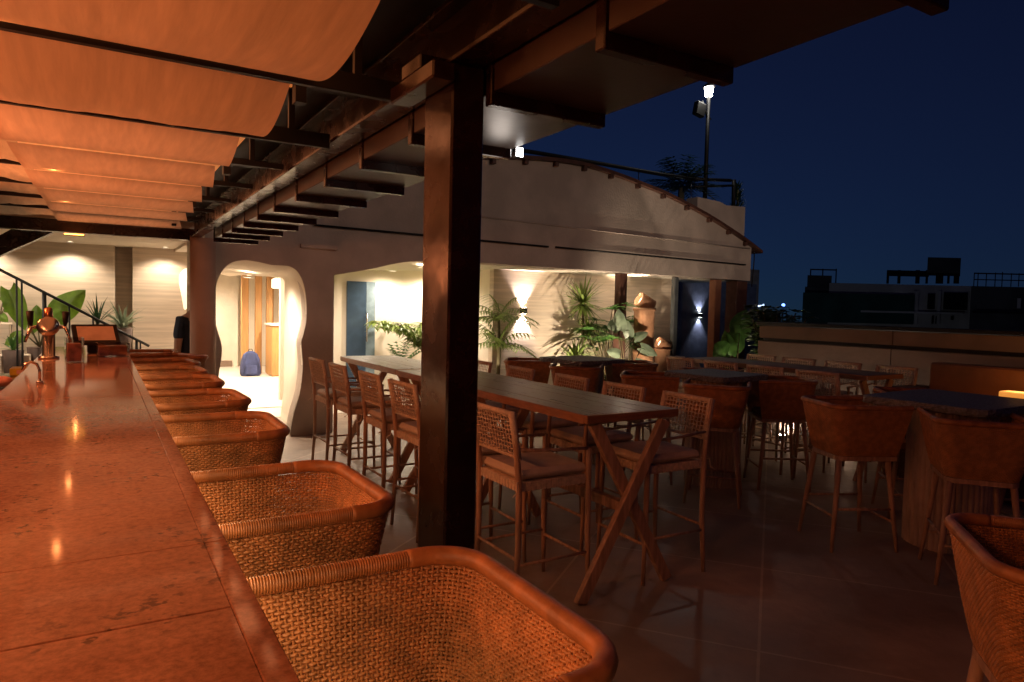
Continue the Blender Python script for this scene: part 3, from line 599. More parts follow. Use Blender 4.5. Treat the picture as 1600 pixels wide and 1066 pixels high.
def make_tub(label):
    t = thing("tub_stool", label, "stool")
    n = 146
    topo, _ = resample(U_path(0.55, 0.26, -0.30, 0.10), 1.7 / n); n = len(topo) - 1
    boto, _ = resample(U_path(0.40, 0.19, -0.24, 0.07), 1); 
    b_path = U_path(0.40, 0.19, -0.24, 0.07); Lb = sum(math.dist(a, b) for a, b in zip(b_path[:-1], b_path[1:])); boto, _ = resample(b_path, Lb / n)
    zt, zb = RIMZ - 0.02, RIMZ - 0.36
    m_ = min(len(topo), len(boto)) - 1
    def S(i, v):
        a, b = topo[i], boto[i]; e = v ** 0.8
        return Vector((b[0] + (a[0] - b[0]) * e, b[1] + (a[1] - b[1]) * e, zb + (zt - zb) * v))
    def N(i):
        a, b = topo[max(0, i - 1)], topo[min(m_, i + 1)]; d = Vector((b[0] - a[0], b[1] - a[1], 0)).normalized(); return Vector((-d.y, d.x, 0)) * 1
    p = P()
    for i in range(0, m_ + 1):
        p.tube([S(i, v) for v in (0, 0.35, 0.7, 1.0)], 0.0034, 5, cap=False)
    rows = 43
    for r in range(rows):
        v = (r + 0.5) / rows; pts = []
        for i in range(m_ + 1):
            sg = 1 if (i + r) % 2 == 0 else -1; zz = Vector((0, 0, 0.0006 * math.sin(i * 1.7 + r) + 0.0006 * math.sin(i * 0.31 + r * 2.1)))
            a_ = S(i, v); lo_ = S(max(0, i - 1), v); hi_ = S(min(m_, i + 1), v); o_ = N(i) * sg * 0.0027 + zz
            pts += [a_.lerp(lo_, 0.30) + o_, a_.lerp(hi_, 0.30) + o_]
        p.tube(pts, 0.0041, 4, cap=False, smooth=True, flat=0.9)
    p.build("wicker_shell", m_rattan, t, kind="stuff")
    rim3 = [Vector((x, y, RIMZ)) for x, y in topo]
    k1 = next(i for i, q in enumerate(topo) if q[0] > 0.13); k2 = m_ - k1
    def wrapped(pts, rad, pitch):
        L = [0]
        for a, b in zip(pts[:-1], pts[1:]): L.append(L[-1] + (b - a).length)
        n_ = int(L[-1] / pitch) * 4; out = []; rs = []; kk = 0
        for i in range(n_ + 1):
            s = L[-1] * i / n_
            while kk < len(L) - 2 and L[kk + 1] < s: kk += 1
            f = (s - L[kk]) / max(1e-9, L[kk + 1] - L[kk]); out.append(pts[kk].lerp(pts[kk + 1], f)); rs.append(rad + (-0.0017, 0.0006, 0.0012, 0.0006)[i % 4] + random.uniform(-4e-4, 4e-4))
        return out, rs
    for seg in (rim3[:k1 + 1], rim3[k2:]):
        a, rs = wrapped(seg, 0.0178, 0.0054); P().tube(a, rs, 10).build("arm_binding", m_rim, t)
    mid = [rim3[k1]] + rim3[k1:k2 + 1] + [rim3[k2]]
    P().tube(rim3[k1:k2 + 1], [0.0188] + [0.0195] * (k2 - k1 - 1) + [0.0188], 12).build("back_rim", m_leather, t)
    # seat, frame, legs
    pts = b_path
    P().add([Vector((x * 1.02, y * 1.02, zb - 0.004)) for x, y in pts] + [Vector((x * 1.02, y * 1.02, zb - 0.034)) for x, y in pts], [tuple(range(len(pts))), tuple(range(2 * len(pts) - 1, len(pts) - 1, -1))] + [(i, (i + 1) % len(pts), len(pts) + (i + 1) % len(pts), len(pts) + i) for i in range(len(pts))]) if False else None
    q = P(); nn = len(pts)
    q.add([Vector((x * 1.03, y * 1.03, zb - 0.003)) for x, y in pts] + [Vector((x * 1.03, y * 1.03, zb - 0.034)) for x, y in pts], [tuple(range(nn - 1, -1, -1)), tuple(range(nn, 2 * nn))] + [(i, (i + 1) % nn, nn + (i + 1) % nn, nn + i) for i in range(nn)])
    q.build("seat_frame", m_wood, t)
    P().bbox(-0.235, 0.165, -0.175, 0.175, zb + 0.002, zb + 0.065, 0.022).build("seat_cushion", m_tubcush, t)
    zl = zb - 0.03
    feet = []
    for sx, sy in ((1, 1), (1, -1), (-1, 1), (-1, -1)):
        a = Vector((0.165 if sx > 0 else -0.20, 0.17 * sy, zl)); b = Vector((0.23 if sx > 0 else -0.26, 0.235 * sy, 0.0)); feet.append((a, b))
        P().tube([a, a.lerp(b, 0.5), b], [0.021, 0.018, 0.0125], 10).build("leg", m_wood, t)
    for (i, j, f) in ((0, 1, 0.62), (2, 3, 0.68), (0, 2, 0.54), (1, 3, 0.54)):
        P().tube([feet[i][0].lerp(feet[i][1], f), feet[j][0].lerp(feet[j][1], f)], 0.0095, 8).build("stretcher", m_wood, t)
    return t
tub0 = make_tub("nearest wicker tub stool at the bar, cut by the frame bottom")
tub0["group"] = "wicker tub stools at the bar"; tub0.location = (0.405, 1.01, 0.13)
def put_tub(x, y, rz, label, group, z=0.0):
    c = copy_tree(tub0); c.location = (x, y, z); c.rotation_euler = (0, 0, rz); c["label"] = label; c["group"] = group; return c
GB = "wicker tub stools at the bar"
ordn = ["second", "third", "fourth", "fifth", "sixth", "seventh", "eighth", "ninth"]
for i, (x, y, a) in enumerate(((0.395, 1.905, 0.02), (0.39, 3.03, -0.02), (0.40, 3.95, 0.03), (0.405, 4.84, 0), (0.395, 5.56, 0.04), (0.42, 6.30, 0.1), (0.52, 6.95, 0.5), (0.38, 7.55, -0.15))):
    put_tub(x, y, a, ordn[i] + " wicker tub stool along the bar counted from the camera", GB, 0.13)
# rope back bar chairs and long tables
def make_chair(label):
    """faces +x ; origin on floor at the seat centre ; feet +-0.245"""
    t = thing("rope_chair", label, "chair")
    bx0, fx, hy = -0.245, 0.265, 0.235
    for s in (-1, 1):
        P().tube([(bx0 + 0.0, s * hy, 0), (bx0 + 0.02, s * (hy - 0.008), 0.35), (bx0 + 0.02, s * (hy - 0.012), 0.72), (bx0 - 0.01, s * (hy - 0.012), 1.0), (bx0 - 0.035, s * (hy - 0.012), 1.135)], [0.013, 0.0175, 0.019, 0.018, 0.017], 10).build("leg", m_wood, t)
        P().tube([(fx, s * hy, 0), (fx - 0.012, s * (hy - 0.006), 0.4), (fx - 0.015, s * (hy - 0.008), 0.80), (fx - 0.02, s * (hy - 0.008), 0.90)], [0.012, 0.0175, 0.018, 0.015], 10).build("leg", m_wood, t)
        P().tube([(fx - 0.005, s * (hy - 0.008), 0.895), (0.0, s * (hy - 0.008), 0.905), (bx0 + 0.0, s * (hy - 0.012), 0.925)], 0.0135, 8, flat=0.7).build("armrest", m_wood, t)
        P().tube([(bx0 + 0.012, s * (hy - 0.004), 0.28), (fx - 0.008, s * (hy - 0.004), 0.28)], 0.0095, 8).build("stretcher", m_wood, t)
    P().tube([(bx0 + 0.015, -hy, 0.31), (bx0 + 0.015, hy, 0.31)], 0.0095, 8).build("stretcher", m_wood, t)
    P().tube([(fx - 0.008, -hy, 0.25), (fx - 0.008, hy, 0.25)], 0.0105, 8).build("stretcher", m_wood, t)
    # woven seat base with straps
    q = P(); q.bbox(bx0 + 0.02, fx - 0.02, -hy + 0.012, hy - 0.012, 0.690, 0.738, 0.010)
    for i in range(13):
        y = -hy + 0.035 + i * (2 * hy - 0.07) / 12
        q.bbox(fx - 0.021, fx - 0.0165, y - 0.0135, y + 0.0135, 0.688, 0.740, 0.002); q.bbox(bx0 + 0.0165, bx0 + 0.021, y - 0.0135, y + 0.0135, 0.688, 0.740, 0.002)
        x = bx0 + 0.05 + i * (fx - bx0 - 0.10) / 12
        for s in (-1, 1): q.bbox(x - 0.014, x + 0.014, s * (hy - 0.0125) - 0.003, s * (hy - 0.0125) + 0.003, 0.688, 0.740, 0.002)
    q.build("woven_seat", m_rope, t)
    c = P(); c.bbox(bx0 + 0.03, fx - 0.005, -hy + 0.022, hy - 0.022, 0.746, 0.802, 0.022); c.build("cushion", m_cush, t)
    for s in (-1, 1):
        P().tube([(bx0 + 0.04, s * (hy - 0.02), 0.755), (bx0 - 0.01, s * (hy + 0.012), 0.75), (bx0 - 0.012, s * (hy + 0.02), 0.70), (bx0 - 0.045, s * (hy + 0.03), 0.68)], 0.004, 5).build("cushion_tie", m_cush, t)
    # rope lattice back
    q = P(); z0, z1 = 0.872, 1.137; hh = hy - 0.014
    X = lambda z: bx0 - 0.012 - (z - 1.0) * 0.19
    for z, r in ((z1 - 0.012, 0.016), (z0 + 0.008, 0.011)): q.tube([(X(z), -hh, z), (X(z), hh, z)], r, 8)
    cols = 13
    for i in range(cols):
        y = -hh + 0.03 + i * (2 * hh - 0.06) / (cols - 1)
        for d in (-1, 1):
            pts = [];
            for k_ in range(17):
                z = z0 + (z1 - z0) * k_ / 16; pts.append((X(z) + 0.004 * d * math.cos(k_ * math.pi / 2), y + 0.0055 * d * math.sin(k_ * math.pi / 2 + 0.8), z))
            q.tube(pts, 0.0036, 4, cap=False)
    rws = 9
    for r in range(rws):
        z = z0 + 0.03 + r * (z1 - z0 - 0.062) / (rws - 1); pts = []
        for k_ in range(cols * 2 + 1):
            y = -hh + 2 * hh * k_ / (cols * 2); pts.append((X(z) + 0.006 * (1 if (k_ // 2 + r) % 2 else -1), y, z + 0.003 * math.sin(k_ * 1.3 + r)))
        q.tube(pts, 0.0040, 4, cap=False)
    for s in (-1, 1): q.tube([(X(z0), s * hh, z0), (X(1.0), s * hh, 1.0), (X(z1) , s * hh, z1)], 0.0205, 8)
    q.build("rope_back", m_rope, t, kind="stuff")
    return t
GC1 = "rope chairs around the long wooden tables"
ch0 = make_chair("rope back chair at the long table, right beside the dark post"); ch0["group"] = GC1
def put_chair(x, y, rz, label, group, src=[True]):
    c = ch0 if src[0] else copy_tree(ch0); src[0] = False
    c.location = (x, y, 0); c.rotation_euler = (0, 0, rz + random.uniform(-0.03, 0.03)); c["label"] = label; c["group"] = group; return c
CX = 2.18
for y, lb in ((3.365, "nearest rope back chair on the bar side of the long table, right of the post"), (4.03, "rope back chair mostly hidden behind the dark post"), (4.71, "rope back chair just left of the dark post"), (5.42, "second rope back chair left of the dark post"), (6.29, "third rope back chair left of the dark post"), (6.98, "rope back chair beside the arch pillar, farthest left at the table")):
    put_chair(CX + random.uniform(-0.015, 0.015), y, random.uniform(-0.02, 0.02), lb, GC1)
for y, lb in ((3.35, "nearest rope back chair on the far side of the long table"), (4.0, "second rope back chair on the far side of the long table"), (4.68, "third rope back chair on the far side of the long table"), (5.5, "fourth rope back chair on the far side of the long table"), (6.3, "fifth rope back chair on the far side of the long table")):
    put_chair(3.15, y, math.pi + random.uniform(-0.02, 0.02), lb, GC1)
def long_table(x0, x1, y0, y1, label, group, legs=None, flip=False):
    t = thing("long_table", label, "table", ((x0 + x1) / 2, (y0 + y1) / 2, 0), group=group); w = (x1 - x0) / 2; l = (y1 - y0) / 2
    n = 5
    for i in range(n):
        a = -w + 2 * w * i / n; b = -w + 2 * w * (i + 1) / n
        P().bbox(a + 0.0012, b - 0.0012, -l + 0.031, l - 0.031, 1.072, 1.10 + random.uniform(-0.001, 0.001), 0.002).build("board", m_top, t)
    for s in (-1, 1):
        P().bbox(-w, w, min(s * l, s * (l - 0.03)), max(s * l, s * (l - 0.03)), 1.052, 1.1, 0.003).build("end_board", m_apron, t)
        P().bbox(min(s * w, s * (w - 0.028)) + (0.0015 if s > 0 else -0.0015), max(s * w, s * (w - 0.028)) + (0.0015 if s > 0 else -0.0015), -l + 0.031, l - 0.031, 1.046, 1.0985, 0.003).build("side_board", m_apron, t)
    for yl in (legs or (-l + 0.10, l - 0.10)):
        for s in (-1, 1):
            a = Vector((-s * (w - 0.10), 0, 1.045)); b = Vector((s * (w + 0.0), 0, 0.0)); d = b - a; ang = math.atan2(d.x, -d.z)
            mt = Matrix.Translation((a.x, yl + s * 0.021, a.z)) @ Matrix.Rotation(-ang, 4, 'Y')
            q = P(); q.bbox(-0.042, 0.042, -0.0195, 0.0195, -d.length, 0.0, 0.004, mt)
            q.v = [(v[0], v[1], max(0.001, min(1.045, v[2]))) for v in q.v]
            q.build("cross_leg", m_wood, t)
    L = legs or (-l + 0.1, l - 0.1)
    P().bbox(-0.03, 0.03, L[0] + 0.045, L[-1] - 0.045, 0.48, 0.545, 0.004).build("stretcher_rail", m_wood, t)
    return t
GT = "long wooden bar tables"
long_table(2.36, 3.07, 3.06, 5.98, "near long wooden table with crossed legs behind the post", GT, legs=(-1.42, 0.05, 1.22))
long_table(2.375, 3.03, 6.0, 7.75, "far long wooden table with crossed legs beside the arch pillar", GT)
long_table(6.62, 7.25, 4.0, 6.5, "long wooden table with crossed legs beside the parapet", GT)
GC2 = "rope chairs at the parapet table"
for y, lb in ((4.25, "nearest"), (4.87, "second nearest"), (5.5, "third nearest"), (6.12, "farthest")):
    put_chair(6.42, y, random.uniform(-0.04, 0.04), lb + " rope chair on the near side of the parapet table", GC2)
for y, lb in ((4.35, "nearest"), (5.0, "second nearest"), (5.6, "third nearest"), (6.2, "farthest")):
    put_chair(7.45, y, math.pi + random.uniform(-0.04, 0.04), lb + " rope chair between the parapet and the parapet table", GC2)
# pedestal tables: fluted drum and rough edged terrazzo slab
def pedestal(x, y, sx, sy, rz, label, r=0.27):
    t = thing("pedestal_table", label, "table", (x, y, 0), rz, "fluted pedestal tables")
    nf = 44; q = P(); rows = []
    for z in (0.001, 0.05, 0.5, 1.0, 1.04):
        row = []
        for i in range(nf * 4):
            a = 2 * math.pi * i / (nf * 4); ph = i % 4; rr = r - (0.012 if ph in (0,) else 0.0) + (0.002 if ph == 2 else 0)
            row.append(Vector((rr * math.cos(a), rr * math.sin(a), z)))
        rows.append(row)
    q.grid(rows, smooth=False, closed=True); q.build("fluted_drum", m_plinth, t)
    rnd = random.Random(int(x * 100 + y * 10)); pts = []
    per = []
    N_ = 26
    for s in range(4):
        for i in range(N_):
            f = i / N_; c = [(-1 + 2 * f, -1), (1, -1 + 2 * f), (1 - 2 * f, 1), (-1, 1 - 2 * f)][s]
            k_ = 1 - 0.06 * (abs(c[0]) * abs(c[1])) ** 6
            per.append((c[0] * sx / 2 * k_, c[1] * sy / 2 * k_))
    rows = []
    for z, g in ((1.045, 0.97), (1.05, 0.99), (1.068, 1.0), (1.085, 0.996), (1.098, 0.985), (1.102, 0.97)):
        rows.append([Vector((a * g + (rnd.uniform(-0.008, 0.008) if 1.046 < z < 1.1 else 0), b * g + (rnd.uniform(-0.008, 0.008) if 1.046 < z < 1.1 else 0), z)) for a, b in per])
    q = P(); q.grid(rows, smooth=False, closed=True); n4 = len(per)
    q.add(rows[-1], [tuple(range(n4))]); q.add(rows[0], [tuple(range(n4 - 1, -1, -1))]); q.build("slab_top", m_terraz, t)
    return t
pedestal(5.26, 4.76, 0.76, 0.76, 0.1, "middle fluted pedestal table with rough terrazzo top")
pedestal(5.47, 2.64, 1.05, 0.9, 0.05, "nearest fluted pedestal table with rough terrazzo top, cut by the frame", r=0.29)
pedestal(5.10, 6.75, 0.80, 0.80, 0.1, "farthest fluted pedestal table with dark top before the plants")
GP = "wicker tub stools at the pedestal tables"
def aim(x, y, cx, cy): return math.atan2(y - cy, x - cx)
for (x, y, cx, cy, lb) in ((4.80, 3.03, 5.45, 2.7, "wicker tub stool left of the nearest pedestal table"), (4.88, 2.20, 5.45, 2.65, "wicker tub stool in front of the nearest pedestal table"), (6.05, 2.2, 5.45, 2.65, "wicker tub stool right of the nearest pedestal table, at the frame edge"), (6.0, 3.2, 5.45, 2.65, "wicker tub stool behind the nearest pedestal table"),
                           (4.78, 4.30, 5.30, 4.72, "wicker tub stool in front of the middle pedestal table"), (4.78, 5.20, 5.30, 4.70, "wicker tub stool left of the middle pedestal table"), (5.78, 4.38, 5.30, 4.70, "wicker tub stool right of the middle pedestal table"), (5.75, 5.3, 5.30, 4.7, "wicker tub stool behind the middle pedestal table"),
                           (4.55, 7.15, 5.1, 6.75, "wicker tub stool left of the farthest pedestal table"), (4.65, 6.25, 5.1, 6.75, "wicker tub stool in front of the farthest pedestal table"), (5.65, 6.45, 5.1, 6.75, "wicker tub stool right of the farthest pedestal table")):
    put_tub(x, y, aim(x, y, cx, cy), lb, GP)
put_tub(2.33, 0.78, R_(130), "wicker tub stool in the bottom right corner of the picture", GP)
# =================================================================== PLANTS
def blade(p, base, az, el, L, w, droop=0.5, n=5, fold=0.15):
    d = Vector((math.cos(az) * math.cos(el), math.sin(az) * math.cos(el), math.sin(el))); sd = Vector((-math.sin(az), math.cos(az), 0)); pos = Vector(base); rows = []
    for i in range(n + 1):
        t = i / n; ww = w * (0.35 + 0.65 * math.sin(math.pi * min(1, 0.25 + t * 0.75))) * (1 - t ** 4) + 0.0008
        up = Vector((0, 0, 1)) * ww * fold
        rows.append([pos - sd * ww / 2 + up, pos.copy(), pos + sd * ww / 2 + up])
        pos = pos + d * (L / n); d = (d + Vector((0, 0, -droop / n * (0.5 + t)))).normalized()
    p.grid(rows)
def rosette(p, c, n, L, w, el=(0.0, 1.2), droop=0.7, rnd=random):
    for i in range(n):
        e = el[0] + (el[1] - el[0]) * rnd.random(); blade(p, Vector(c) + Vector((0, 0, rnd.uniform(-0.05, 0.02))), i * 2.4 + rnd.uniform(-0.3, 0.3), e, L * rnd.uniform(0.75, 1.1), w, droop * rnd.uniform(0.6, 1.3))
def paddle(p, base, az, el, L, w, droop=0.5, stalk=0.3, sp=None, n=8):
    """long stalk then a broad leaf with wavy edge"""
    base = Vector(base); d = Vector((math.cos(az) * math.cos(el), math.sin(az) * math.cos(el), math.sin(el))); tip = base + d * stalk
    if sp is not None: sp.tube([base, base.lerp(tip, 0.5) + Vector((0, 0, 0.02)), tip], [0.011, 0.009, 0.006], 5)
    e2 = el * 0.45; d = Vector((math.cos(az) * math.cos(e2), math.sin(az) * math.cos(e2), math.sin(e2))); sd = Vector((-math.sin(az), math.cos(az), 0)); pos = tip; rows = []
    for i in range(n + 1):
        t = i / n; ww = w * (math.sin(math.pi * (0.06 + 0.94 * t)) ** 0.62 if t < 1 else 0.01); row = []
        for k in range(-3, 4):
            f = k / 3; row.append(pos + sd * ww / 2 * f + Vector((0, 0, abs(f) * ww * 0.16 + 0.012 * math.sin(t * 11 + k * 1.3) * abs(f))))
        rows.append(row); pos = pos + d * (L / n); d = (d + Vector((0, 0, -droop / n))).normalized()
    p.grid(rows)
def plant(name, loc, label, cat="plant", pot=(0.16, 0.30), potmat=None, group=None):
    t = thing(name, label, cat, loc, group=group)
    if pot:
        r, h = pot
        P().lathe([(r * 0.78, 0.001), (r * 0.9, h * 0.5), (r, h * 0.95), (r * 1.05, h), (r * 0.93, h), (r * 0.9, h * 0.9)], 20).build("pot", potmat or m_soil, t)
    return t
rn = random.Random(11)
def broad(p, base, tip, w, face=(-0.5, -0.85, 0.15), sp=None, root=None, n=9, curl=0.12):
    """broad heart shaped leaf from base to tip, blade turned towards `face`"""
    base, tip = Vector(base), Vector(tip); ax = tip - base; L = ax.length; a = ax.normalized(); s_ = a.cross(Vector(face)).normalized(); nrm = s_.cross(a).normalized(); rows = []
    for i in range(n + 1):
        t = i / n; ww = w * (math.sin(math.pi * (0.10 + 0.90 * t) ** 0.8) ** 0.75 if t < 1 else 0.01); row = []
        for k in range(-4, 5):
            f = k / 4; row.append(base + a * (L * t - 0.16 * L * (abs(f) ** 1.5) * (1 - t)) + s_ * ww / 2 * f + nrm * (curl * ww * (0.5 - abs(f)) - curl * L * t * t + 0.02 * ww * math.sin(t * 13 + k)))
        rows.append(row)
    p.grid(rows)
    if sp is not None and root is not None: sp.tube([root, Vector(root).lerp(base, 0.55) + Vector((0, 0, 0.03)), base], [0.012, 0.009, 0.006], 5)
# yucca with three rosettes lit from below
t = plant("yucca", (7.35, 9.75, 0), "yucca with pale green spiky rosettes before the travertine wall", pot=(0.2, 0.4))
p = P(); p.tube([(0, 0, 0.35), (0.03, 0, 1.0), (0.0, 0, 1.85)], [0.035, 0.03, 0.022], 7); p.tube([(0, 0, 0.4), (-0.12, 0.02, 0.75)], [0.03, 0.02], 6); p.build("trunk", m_stem, t)
p = P(); rosette(p, (0, 0, 1.82), 80, 0.52, 0.045, (-0.7, 1.4), 0.55, rn); rosette(p, (0.14, 0, 1.32), 64, 0.42, 0.04, (-0.6, 1.1), 0.7, rn); rosette(p, (-0.12, 0, 0.8), 80, 0.5, 0.04, (-0.4, 1.2), 0.8, rn); p.build("leaves", m_leafl, t)
# fan palm
t = plant("fan_palm", (8.05, 9.85, 0), "dark green fan palm beside the yucca", pot=(0.22, 0.4))
sp = P(); p = P()
for i in range(34):
    az = rn.uniform(0, 6.28); el = rn.uniform(0.7, 1.45); h = rn.uniform(0.35, 1.15); b = Vector((rn.uniform(-0.12, 0.12), rn.uniform(-0.1, 0.1), 0.38)); d = Vector((math.cos(az) * math.cos(el), math.sin(az) * math.cos(el), math.sin(el))); tip = b + Vector((0, 0, 0.35)) + d * h
    sp.tube([b, b.lerp(tip, 0.6) + Vector((0, 0, 0.05)), tip], 0.008, 5)
    for k in range(9):
        blade(p, tip, az + (k - 4) * 0.34, 0.35 - abs(k - 4) * 0.08, rn.uniform(0.32, 0.46), 0.058, 0.7, 4)
sp.build("stems", m_stem, t); p.build("fronds", m_leaf, t)
# silver paddle leaves in front
t = plant("paddle_plant", (8.02, 9.25, 0), "silvery paddle leaf plant in front of the fan palm", pot=(0.2, 0.36))
sp = P(); p = P()
for b, tp, w in (((-0.22, 0, 1.35), (-0.30, -0.05, 1.72), 0.26), ((-0.25, 0.05, 1.45), (-0.52, -0.05, 1.42), 0.22), ((0.0, 0, 1.25), (-0.1, -0.05, 1.52), 0.2), ((0.28, 0, 1.05), (0.62, -0.1, 0.9), 0.2), ((0.2, 0.1, 1.2), (0.45, 0, 1.32), 0.18), ((-0.3, -0.1, 0.95), (-0.6, -0.15, 1.0), 0.18), ((0.1, -0.1, 0.8), (0.35, -0.2, 0.7), 0.16), ((-0.15, -0.1, 0.75), (-0.35, -0.2, 0.62), 0.16)):
    q = P(); broad(q, b, tp, w, sp=sp, root=(rn.uniform(-0.06, 0.06), rn.uniform(-0.06, 0.06), 0.34)); q.build("leaf", m_leafs, t)
sp.build("stems", m_stem, t)
# hanging palm right of the post
t = plant("palm", (5.72, 9.9, 0), "arching green palm just right of the dark post", pot=(0.2, 0.5))
sp = P(); p = P(); sp.tube([(0, 0, 0.45), (0.02, 0, 1.0), (0, 0, 1.5)], [0.04, 0.03, 0.02], 6)
for i in range(26):
    az = i * 0.83; el = rn.uniform(0.2, 1.3); base = Vector((0, 0, 1.5 if i % 2 else 1.05)); d = Vector((math.cos(az) * math.cos(el), math.sin(az) * math.cos(el), math.sin(el))); pos = base.copy(); pts = [pos.copy()]
    for k in range(9):
        pos = pos + d * 0.065; d = (d + Vector((0, 0, -0.14))).normalized(); pts.append(pos.copy())
        for s in (-1, 1): blade(p, pos, math.atan2(d.y, d.x) + s * 0.9, -0.25, 0.24, 0.032, 1.0, 3)
    sp.tube(pts, 0.005, 4)
sp.build("stems", m_stem, t); p.build("fronds", m_leafl, t)
# tall airy corridor plant and small one in front
t = plant("tall_leafy_plant", (5.08, 11.4, 0), "tall airy leafy plant lit white in the corridor", pot=(0.2, 0.68), potmat=m_white)
sp = P(); p = P()
for i in range(15):
    az = rn.uniform(0, 6.28); d = Vector((math.cos(az) * 0.28, math.sin(az) * 0.25, 1)).normalized(); pos = Vector((0, 0, 0.65)); pts = [pos.copy()]
    for k in range(9):
        pos = pos + d * rn.uniform(0.12, 0.17); d = (d + Vector((math.cos(az) * 0.14, math.sin(az) * 0.14, -0.10))).normalized(); pts.append(pos.copy())
        if k > 1:
            for s in range(6): blade(p, pos, rn.uniform(0, 6.28), rn.uniform(-0.7, 0.4), rn.uniform(0.15, 0.24), 0.055, 0.9, 3)
    sp.tube(pts, 0.006, 4)
sp.build("stems", m_stem, t); p.build("leaves", m_leafl, t)
t = plant("zz_plant", (4.68, 11.6, 0), "small upright green plant in a white pot in the corridor", pot=(0.15, 0.62), potmat=m_white)
p = P()
for i in range(14):
    az = i * 2.4; el = rn.uniform(0.75, 1.4); d = Vector((math.cos(az) * math.cos(el), math.sin(az) * math.cos(el), math.sin(el))); pos = Vector((0, 0, 0.6))
    for k in range(7):
        pos = pos + d * 0.06; d = (d + Vector((0, 0, -0.06))).normalized()
        for s in (-1, 1): blade(p, pos, az + s * 1.1, 0.35, 0.12, 0.045, 0.3, 3)
p.build("leaves", m_leaf, t)
P().bbox(5.42, 5.80, 11.3, 11.9, 0.001, 0.86, 0.01).build("planter_box", m_white).name = "planter_box"
tag(bpy.data.objects["planter_box"], "white planter box at the corridor corner under the tall plant", "planter")
# right corner: large round paddle leaves and rubber tree
t = plant("round_leaf_plant", (9.75, 8.35, 0), "plant with big round pale leaves left of the rubber tree", pot=(0.25, 0.5))
sp = P(); p = P()
for b, tp, w in (((0.05, 0, 1.35), (0.25, 0.0, 1.78), 0.42), ((0.0, 0.1, 1.05), (0.12, 0.05, 1.45), 0.40), ((-0.3, 0, 0.95), (-0.62, -0.1, 1.15), 0.42), ((-0.15, 0, 0.95), (-0.3, 0, 1.38), 0.30), ((0.2, -0.1, 0.8), (0.42, -0.2, 0.62), 0.3), ((-0.25, -0.1, 0.72), (-0.5, -0.2, 0.66), 0.3)):
    q = P(); broad(q, b, tp, w, sp=sp, root=(rn.uniform(-0.06, 0.06), rn.uniform(-0.06, 0.06), 0.46)); q.build("leaf", m_leaf, t)
sp.build("stems", m_stem, t)
t = plant("rubber_tree", (9.75, 7.6, 0), "dark bushy rubber tree at the right end of the facade", "tree", pot=(0.28, 0.5))
sp = P(); p = P()
for i in range(15):
    az = rn.uniform(0, 6.28); d = Vector((math.cos(az) * 0.25, math.sin(az) * 0.25, 1)).normalized(); pos = Vector((0, 0, 0.48)); pts = [pos.copy()]
    for k in range(12):
        pos = pos + d * rn.uniform(0.08, 0.135); d = (d + Vector((rn.uniform(-.14, .14), rn.uniform(-.14, .14), 0.0))).normalized(); pts.append(pos.copy())
        for s in range(3 if k > 0 else 1):
            a = rn.uniform(0, 6.28); paddle(p, pos, a, rn.uniform(0.1, 0.9), rn.uniform(0.17, 0.26), 0.11, 0.5, 0.03, None, 4)
    sp.tube(pts, [0.02] * 4 + [0.012] * 9, 5)
sp.build("trunk", m_stem, t); p.build("crown", mat("leaf_rubber", (0.06, 0.11, 0.02), 0.35, var=0.3, scale=7, sub=0.15), t)
# plant uplights
for i, (loc, tg, e) in enumerate((((6.7, 8.9, 0.06), (7.45, 9.9, 1.5), 260), ((7.5, 8.3, 0.06), (8.0, 9.4, 1.25), 200), ((9.3, 7.9, 0.06), (9.8, 8.0, 1.2), 40), ((5.3, 9.6, 0.06), (5.85, 10.1, 1.5), 50))):
    t = thing("garden_spike_light", "small garden spot light " + ("left of the yucca", "before the silvery plant", "before the round leaf plant", "beside the arching palm")[i], "spotlight", loc, group="garden spot lights among the plants")
    P().lathe([(0.03, -0.05), (0.035, 0.0), (0.035, 0.03)], 12).build("housing", m_black, t); P().lathe([(0.03, 0.031), (0.03, 0.034)], 12).build("lens", m_warm, t)
    light('SPOT', "spike_beam", (0, 0, 0.05), e, WARMW, t, size=0.02, spot=75, blend=0.6).rotation_euler = (Vector(tg) - Vector(loc)).to_track_quat('-Z', 'Y').to_euler()
# terracotta pipe lamps
def pipe(x, y, r, h, tilt, az, e, label):
    t = thing("terracotta_pipe_lamp", label, "lamp", (x, y, 0), group="terracotta pipe lamps")
    P().lathe([(r * 1.02, 0.001), (r, h * 0.5), (r * 1.0, h * 0.52), (r * 1.06, h * 0.525), (r * 1.06, h * 0.54), (r, h * 0.545), (r, h * 0.965), (r * 1.12, h * 0.97), (r * 1.12, h), (r * 0.86, h), (r * 0.84, h * 0.9)], 28).build("pipe", m_terra, t)
    mt = Matrix.Translation((0.03, 0, h + r * 0.42)) @ Matrix.Rotation(az, 4, 'Z') @ Matrix.Rotation(tilt, 4, 'Y')
    P().lathe([(r * 0.72, -r * 0.7), (r * 0.74, r * 0.9), (r * 0.6, r * 0.9), (r * 0.58, -r * 0.6)], 24, mtx=mt).build("tilted_collar", m_terra, t)
    c = mt @ Vector((0, 0, r * 0.5)); d = (mt.to_3x3() @ Vector((0, 0, 1)))
    P().lathe([(r * 0.3, r * 0.3), (r * 0.45, r * 0.55), (0.01, r * 0.62)], 16, mtx=mt).build("bulb", glow("pipe_bulb", (1, 0.82, 0.6), 2.5), t)
    if e:
        light('SPOT', "pipe_beam", tuple(c + d * r * 0.5 + Vector((0, 0.03, 0))), e, WARMW, t, size=0.03, spot=85, blend=0.25).rotation_euler = Vector((0.0, 0.35, 1)).to_track_quat('-Z', 'Y').to_euler()
        light('POINT', "pipe_glow", tuple(c + d * r * 1.4), e * 0.12, WARMW, t, size=0.03)
    return t
